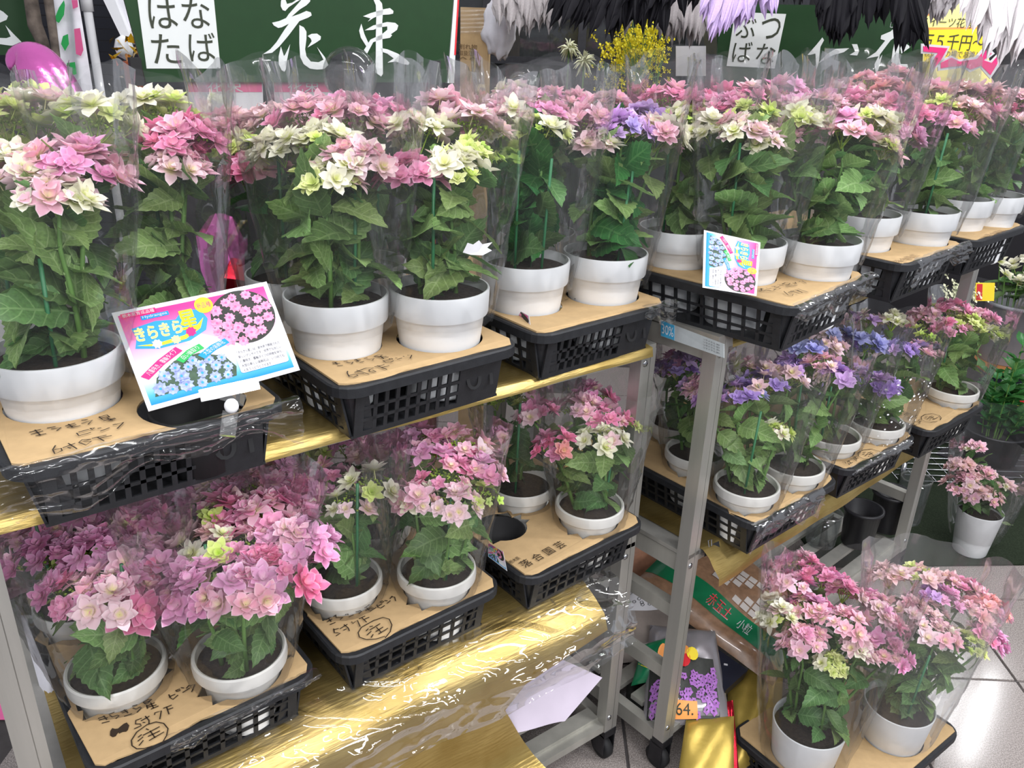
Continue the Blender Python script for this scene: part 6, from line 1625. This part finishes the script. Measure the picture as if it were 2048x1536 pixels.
# navy box, dark board and gold bags by the floor tray
P = [at_d(1388, 1318, 2.5), at_d(1452, 1380, 2.42), at_d(1496, 1340, 2.5), at_d(1384, 1262, 2.6)]; c = P[1].copy(); nb = (P[1] - P[0]).cross(P[3] - P[0]).normalized() * 0.02
t = thing('storage_box', 'dark navy flat box lying beside the soil bag', 'box', c); mb = MB(); mb.hexa([p - c - nb * 2 for p in P] + [p - c for p in P]); build('box_body', mb, 'navy_box', t)
mb = MB(); mb.hexa([p - c + nb * k for k in (0.0, 0.15) for p in (P[0].lerp(P[2], 0.55), P[0].lerp(P[2], 0.62), P[0].lerp(P[2], 0.62) + (P[3] - P[0]) * 0.04, P[0].lerp(P[2], 0.55) + (P[3] - P[0]) * 0.04)]); build('white_mark', mb, 'white_paper', t)
t, fr = pillow('gold_bag', 'large dull gold bag slumped between the rack foot and the floor tray', 'bag', [(1455, 1560, 2.38), (1560, 1490, 2.45), (1570, 1265, 2.66), (1455, 1380, 2.55)], 0.05, 'bag_gold')
t, fr = pillow('gold_bag', 'small bright gold bag at the foot of the right rack post', 'bag', [(1352, 1575, 2.28), (1468, 1585, 2.28), (1468, 1432, 2.38), (1372, 1440, 2.38)], 0.035, 'bag_gold')
t, fr = pillow('red_bag', 'narrow red printed bag edge beside the gold bags', 'bag', [(1450, 1560, 2.30), (1480, 1565, 2.30), (1466, 1400, 2.42), (1448, 1405, 2.42)], 0.012, 'foil_red')
# gold cloth end held by a black binder clip on the right rack's lower shelf
d0 = sum((at_y(1424, 1102, 1.112) - Vector((0, 0, H)))[i] * CM[i][2] for i in range(3))
t = thing('binder_clip', 'black binder clip holding the gold liner at the right rack post', 'clip', at_d(1424, 1112, d0)); o = Vector(t.location)
mb = MB(); mb.hexa([p - o for p in (at_d(1408, 1114, d0 - 0.012), at_d(1440, 1098, d0 + 0.012), at_d(1440, 1098, d0 + 0.04), at_d(1408, 1114, d0 + 0.02), at_d(1412, 1094, d0), at_d(1438, 1082, d0 + 0.02), at_d(1438, 1082, d0 + 0.026), at_d(1412, 1094, d0 + 0.008))]); build('jaw', mb, 'rubber', t)
mb = MB(); mb.tube([at_d(1418, 1094, d0) - o, at_d(1416, 1081, d0) - o, at_d(1423, 1079, d0) - o, at_d(1423, 1092, d0) - o], 0.0014, 6); build('wire_handle', mb, 'steel', t)
# paper wrap at the foot of the left rack
mb = MB(); mb.grid(lambda u, v: at_d(40 + 55 * u + 90 * v, 1230 + 330 * v, 1.62 + 0.02 * math.sin(5 * u + 7 * v)), 8, 12)
tag(build('white_sheet', mb, 'white_cloth', None, True), 'white cloth hanging beside the left rack post', 'cloth')
pa, pb = at_z(-60, 1440, 0.0), at_z(26, 1440, 0.0)
mb = MB(); dv = Vector((0.02, 0.07, 0)); mb.hexa([pa + Vector((0, 0, 0.0005)), pb + Vector((0, 0, 0.0005)), pb + dv + Vector((0, 0, 0.0005)), pa + dv + Vector((0, 0, 0.0005)), pa + Vector((0, 0, 0.0015)), pb + Vector((0, 0, 0.0015)), pb + dv + Vector((0, 0, 0.0015)), pa + dv + Vector((0, 0, 0.0015))])
tag(build('floor_tape', mb, 'pink_tape'), 'strip of pink tape on the floor at the lower left', 'tape')
# ------------------------------------------------------------------ right background
# dark green mat
mq = [at_z(1640, 1136, 0.0), at_z(2140, 1130, 0.0)]; mu = (mq[1] - mq[0]).normalized(); mv = Vector((-mu.y, mu.x, 0))
mb = MB(); p = [mq[0] + Vector((0, 0, 0.001)), mq[1] + mu * 1.0, mq[1] + mu * 1.0 + mv * 1.7, mq[0] + mv * 1.7]
mb.hexa([(q.x, q.y, 0.0005) for q in p] + [(q.x, q.y, 0.008) for q in p]); tag(build('floor_mat', mb, 'mat_green'), 'dark green carpet mat on the floor at the right', 'mat')
lf = at_z(2022, 1050, 0.012); o = obj('fallen_leaf', LEAF['leaf_pale'][1], None, lf, (0.1, 0.1, 2.2), 0.07); tag(o, 'single fallen leaf lying on the green mat', 'leaf')
# white pot with pink bouquet on the mat
pp = at_z(1925, 1106, 0.010)
pf_ = at_z(1938, 1100, 0.010)
rel = pf_ - Vector((0, 0, H)); dP = sum(rel[i] * CM[i][2] for i in range(3)); print('bouquet depth', dP)
hydrangea('pale pink plant in a plain white pot standing on the green mat', (pf_.x, pf_.y, 0.010), 'F', 71, DU,
  hd('X', [(1920, 930, 0, 0.8, [('blush', 3), ('dusty', 2)]), (1945, 895, 0, 0.6, BL), (1960, 945, 0, 1.0, DU), (1925, 965, -0.03, 1.1, DU), (1975, 985, -0.03, 1.1, DU), (2005, 970, 0, 0.7, [('cream', 2), ('blush', 2)]), (1950, 985, -0.04, 1.0, DU)], pf_ + Vector((0, 0, 0.21 * 0.95))),
  0.95, 'film', 0.40, 0.19, -0.12, 3, leafm=('leaf_dark', 'leaf_dark'), fsize=0.03, full=0.9, stakes=0, group=None)
# wire rack, shelf, buckets and foliage
wr = thing('wire_rack', 'chrome wire shelf rack standing on the green mat at the right', 'rack', at_z(1960, 1000, 0.0)); o = Vector(wr.location)
wd = 4.0
wz = at_d(1930, 965, wd).z
a, b = at_d(1800, 965, wd), at_d(2140, 962, wd); a.z = b.z = wz; wu = (b - a).normalized(); wv = Vector((-wu.y, wu.x, 0))
for k in range(8):
    mb = MB(); q0, q1 = a + wv * 0.06 * k - o, b + wv * 0.06 * k - o; mb.tube([q0, q1], 0.004, 6); build('wire', mb, 'steel', wr, True)
for k in range(10):
    mb = MB(); q0 = a.lerp(b, k / 9) - o; mb.tube([q0 + Vector((0, 0, -0.006)), q0 + wv * 0.44 + Vector((0, 0, -0.006))], 0.003, 6); build('wire', mb, 'steel', wr, True)
for q in (a, b, a + wv * 0.42, b + wv * 0.42):
    mb = MB(); mb.tube([(q.x - o.x, q.y - o.y, 0), (q.x - o.x, q.y - o.y, wz + 0.10)], 0.012, 10); build('post', mb, 'steel', wr, True)
def bucket(label, c, r0, r1, h, mat, name='bucket'):
    t = thing(name, label, 'bucket', c)
    mb = MB(); mb.lathe([(0.001, 0), (r0, 0), (r0 + 0.003, 0.004), (r1, h - 0.012), (r1 + 0.008, h - 0.01)], 32); build('body', mb, mat, t, True)
    mb = MB(); mb.lathe([(r1, h - 0.012), (r1 + 0.008, h - 0.010), (r1 + 0.008, h), (r1 - 0.003, h), (r0 - 0.002, 0.01), (0.001, 0.008)], 32); build('rim', mb, mat, t, True)
    return t
ZB = 0.156
bucket('dark round pot under the right rack, nearer one', at_z(1712, 1085, ZB), 0.055, 0.068, 0.16, 'bucket_dark', 'plant_pot')
bucket('dark round pot under the right rack, further one', at_z(1768, 1055, ZB), 0.055, 0.068, 0.17, 'bucket_dark', 'plant_pot')
for lb, p, r1, h in (('clear glass cylinder vase behind the dark pots', at_z(1812, 1040, ZB), 0.06, 0.2), ('clear glass tumbler vase in the corner of the right rack', at_z(1640, 1085, ZB), 0.062, 0.14)):
    t = thing('glass_vase', lb, 'vase', p)
    mb = MB(); mb.lathe([(0.001, 0), (r1 - 0.01, 0), (r1 - 0.006, 0.01), (r1, h), (r1 - 0.004, h), (r1 - 0.01, 0.012), (0.001, 0.01)], 32); build('glass', mb, 'glass', t, True)
    mb = MB(); mb.lathe([(r1 + 0.001, h - 0.006), (r1 + 0.002, h), (r1 - 0.004, h + 0.001), (r1 - 0.005, h - 0.006)], 32); build('lip', mb, 'clip_clear', t, True)
# foliage in a dark bucket
bc = at_d(1975, 915, 4.25); t = bucket('dark bucket with glossy green foliage at the right', bc, 0.125, 0.15, 0.17, 'bucket_dark', 'foliage_bucket')
t['category'] = 'plant'
r_ = random.Random(12)
for k in range(13):
    a = r_.uniform(0, 6.28); q = r_.uniform(0.01, 0.09); hh = r_.uniform(0.12, 0.42)
    P0 = Vector((q * math.cos(a), q * math.sin(a), 0.1)); P1_ = Vector((q * 1.9 * math.cos(a), q * 1.9 * math.sin(a), 0.17 + hh))
    mb = MB(); mb.tube([P0, P1_], 0.003, 5); st_ = build('stem', mb, 'stem_green', t)
    for j in range(9):
        p = P0.lerp(P1_, 0.3 + 0.7 * j / 8); aa = j * 2.4 + a; d = Vector((math.cos(aa), math.sin(aa), 0.75)).normalized(); yv = Vector((0, 0, 1)).cross(d).normalized(); zv = d.cross(yv)
        obj('leaf', LEAF['leaf_glossy'][j % 5], st_, p, Matrix((d, yv, zv)).transposed(), r_.uniform(0.085, 0.12))
sd_ = thing('plant_stand', 'dark low stand under the foliage bucket', 'stand', (bc.x, bc.y, 0)); mb = MB(); mb.box((-0.14, -0.14, 0), (0.14, 0.14, bc.z - 0.02)); build('body', mb, 'dark_wall', sd_); mb = MB(); mb.box((-0.18, -0.18, bc.z - 0.02), (0.18, 0.18, bc.z)); build('top', mb, 'dark_wall', sd_)
# wooden shelf with grey bucket of yellow flowers
wa, wb_ = at_d(1985, 742, 4.6), at_d(2220, 742, 4.6); wb_.z = wa.z; uu = (wb_ - wa).normalized(); vv = Vector((-uu.y, uu.x, 0))
ws = thing('wooden_bench', 'orange brown wooden bench top at the right edge', 'bench', (wa.x, wa.y, 0)); o = Vector(ws.location)
mb = MB(); p = [wa, wb_ + uu * 0.4, wb_ + uu * 0.4 + vv * 0.5, wa + vv * 0.5]; mb.hexa([(q.x - o.x, q.y - o.y, wa.z - 0.035) for q in p] + [(q.x - o.x, q.y - o.y, wa.z) for q in p]); build('top', mb, 'wood', ws)
mb = MB(); p = [wa + vv * 0.03 + uu * 0.02, wb_ + uu * 0.4 + vv * 0.03, wb_ + uu * 0.4 + vv * 0.05, wa + vv * 0.05 + uu * 0.02]; mb.hexa([(q.x - o.x, q.y - o.y, 0) for q in p] + [(q.x - o.x, q.y - o.y, wa.z - 0.035) for q in p]); build('front_panel', mb, 'navy_box', ws)
mb = MB(); q0 = wa + vv * 0.028 - o; z0 = at_d(2030, 822, 4.6).z
for k, mt in enumerate(('yellow_print', 'red_print', 'yellow_print')):
    mb = MB(); zc = z0 + 0.02 - 0.02 * k; p = [wa + vv * 0.026 + uu * 0.05, wb_ + uu * 0.3 + vv * 0.026, wb_ + uu * 0.3 + vv * 0.029, wa + vv * 0.029 + uu * 0.05]; mb.hexa([(q.x - o.x, q.y - o.y, zc) for q in p] + [(q.x - o.x, q.y - o.y, zc + 0.02) for q in p]); build('stripe', mb, mt, ws)
cb = wa + uu * 0.16 + vv * 0.19
t = thing('flower_bucket', 'grey bucket of pale yellow flowers on the wooden bench', 'bucket', (cb.x, cb.y, wa.z))
mb = MB(); mb.lathe([(0.001, 0), (0.125, 0), (0.128, 0.004), (0.165, 0.33), (0.174, 0.332), (0.174, 0.35), (0.16, 0.35), (0.122, 0.01)], 36); build('body', mb, 'bucket_grey', t, True)
r_ = random.Random(31)
for k in range(16):
    a = r_.uniform(0, 6.28); q = math.sqrt(r_.random()) * 0.17; P1_ = Vector((q * math.cos(a), q * math.sin(a), 0.42 + r_.uniform(0, 0.16)))
    mb = MB(); mb.tube([(P1_.x * 0.4, P1_.y * 0.4, 0.05), P1_], 0.003, 5); st_ = build('stem', mb, 'stem_green', t)
    obj('flower', FLO['cream'][k % 5], st_, P1_, (r_.uniform(-0.7, 0.3), r_.uniform(-0.5, 0.5), a), 0.055)
    for j in range(3): obj('leaf', LEAF['leaf_dark'][j], st_, P1_ * 0.8, (0, r_.uniform(-0.6, 0.3), a + 2 * j), 0.1)
# upright yellow price tag and small bunch between the racks at the right
t, n, c = plane_sign('price_tag', 'small yellow and red price tag behind the far rack post', at_d(1968, 590, 3.35), (0.86, -0.51), [(1950, 602), (1988, 602), (1990, 566), (1952, 566)], 0.003, 'yellow_print', [('red_panel', [[(1952, 600), (1964, 600), (1965, 568), (1954, 568)]], 'red_print', 0.001)])
sprig('flower_bunch', 'soft yellow and green bunch behind the far end of the upper trays', 'flowers', (1925, 590), 3.4, 'pale_blossom', 110, (0.12, 0.06), 0.016, (1930, 660), 9)
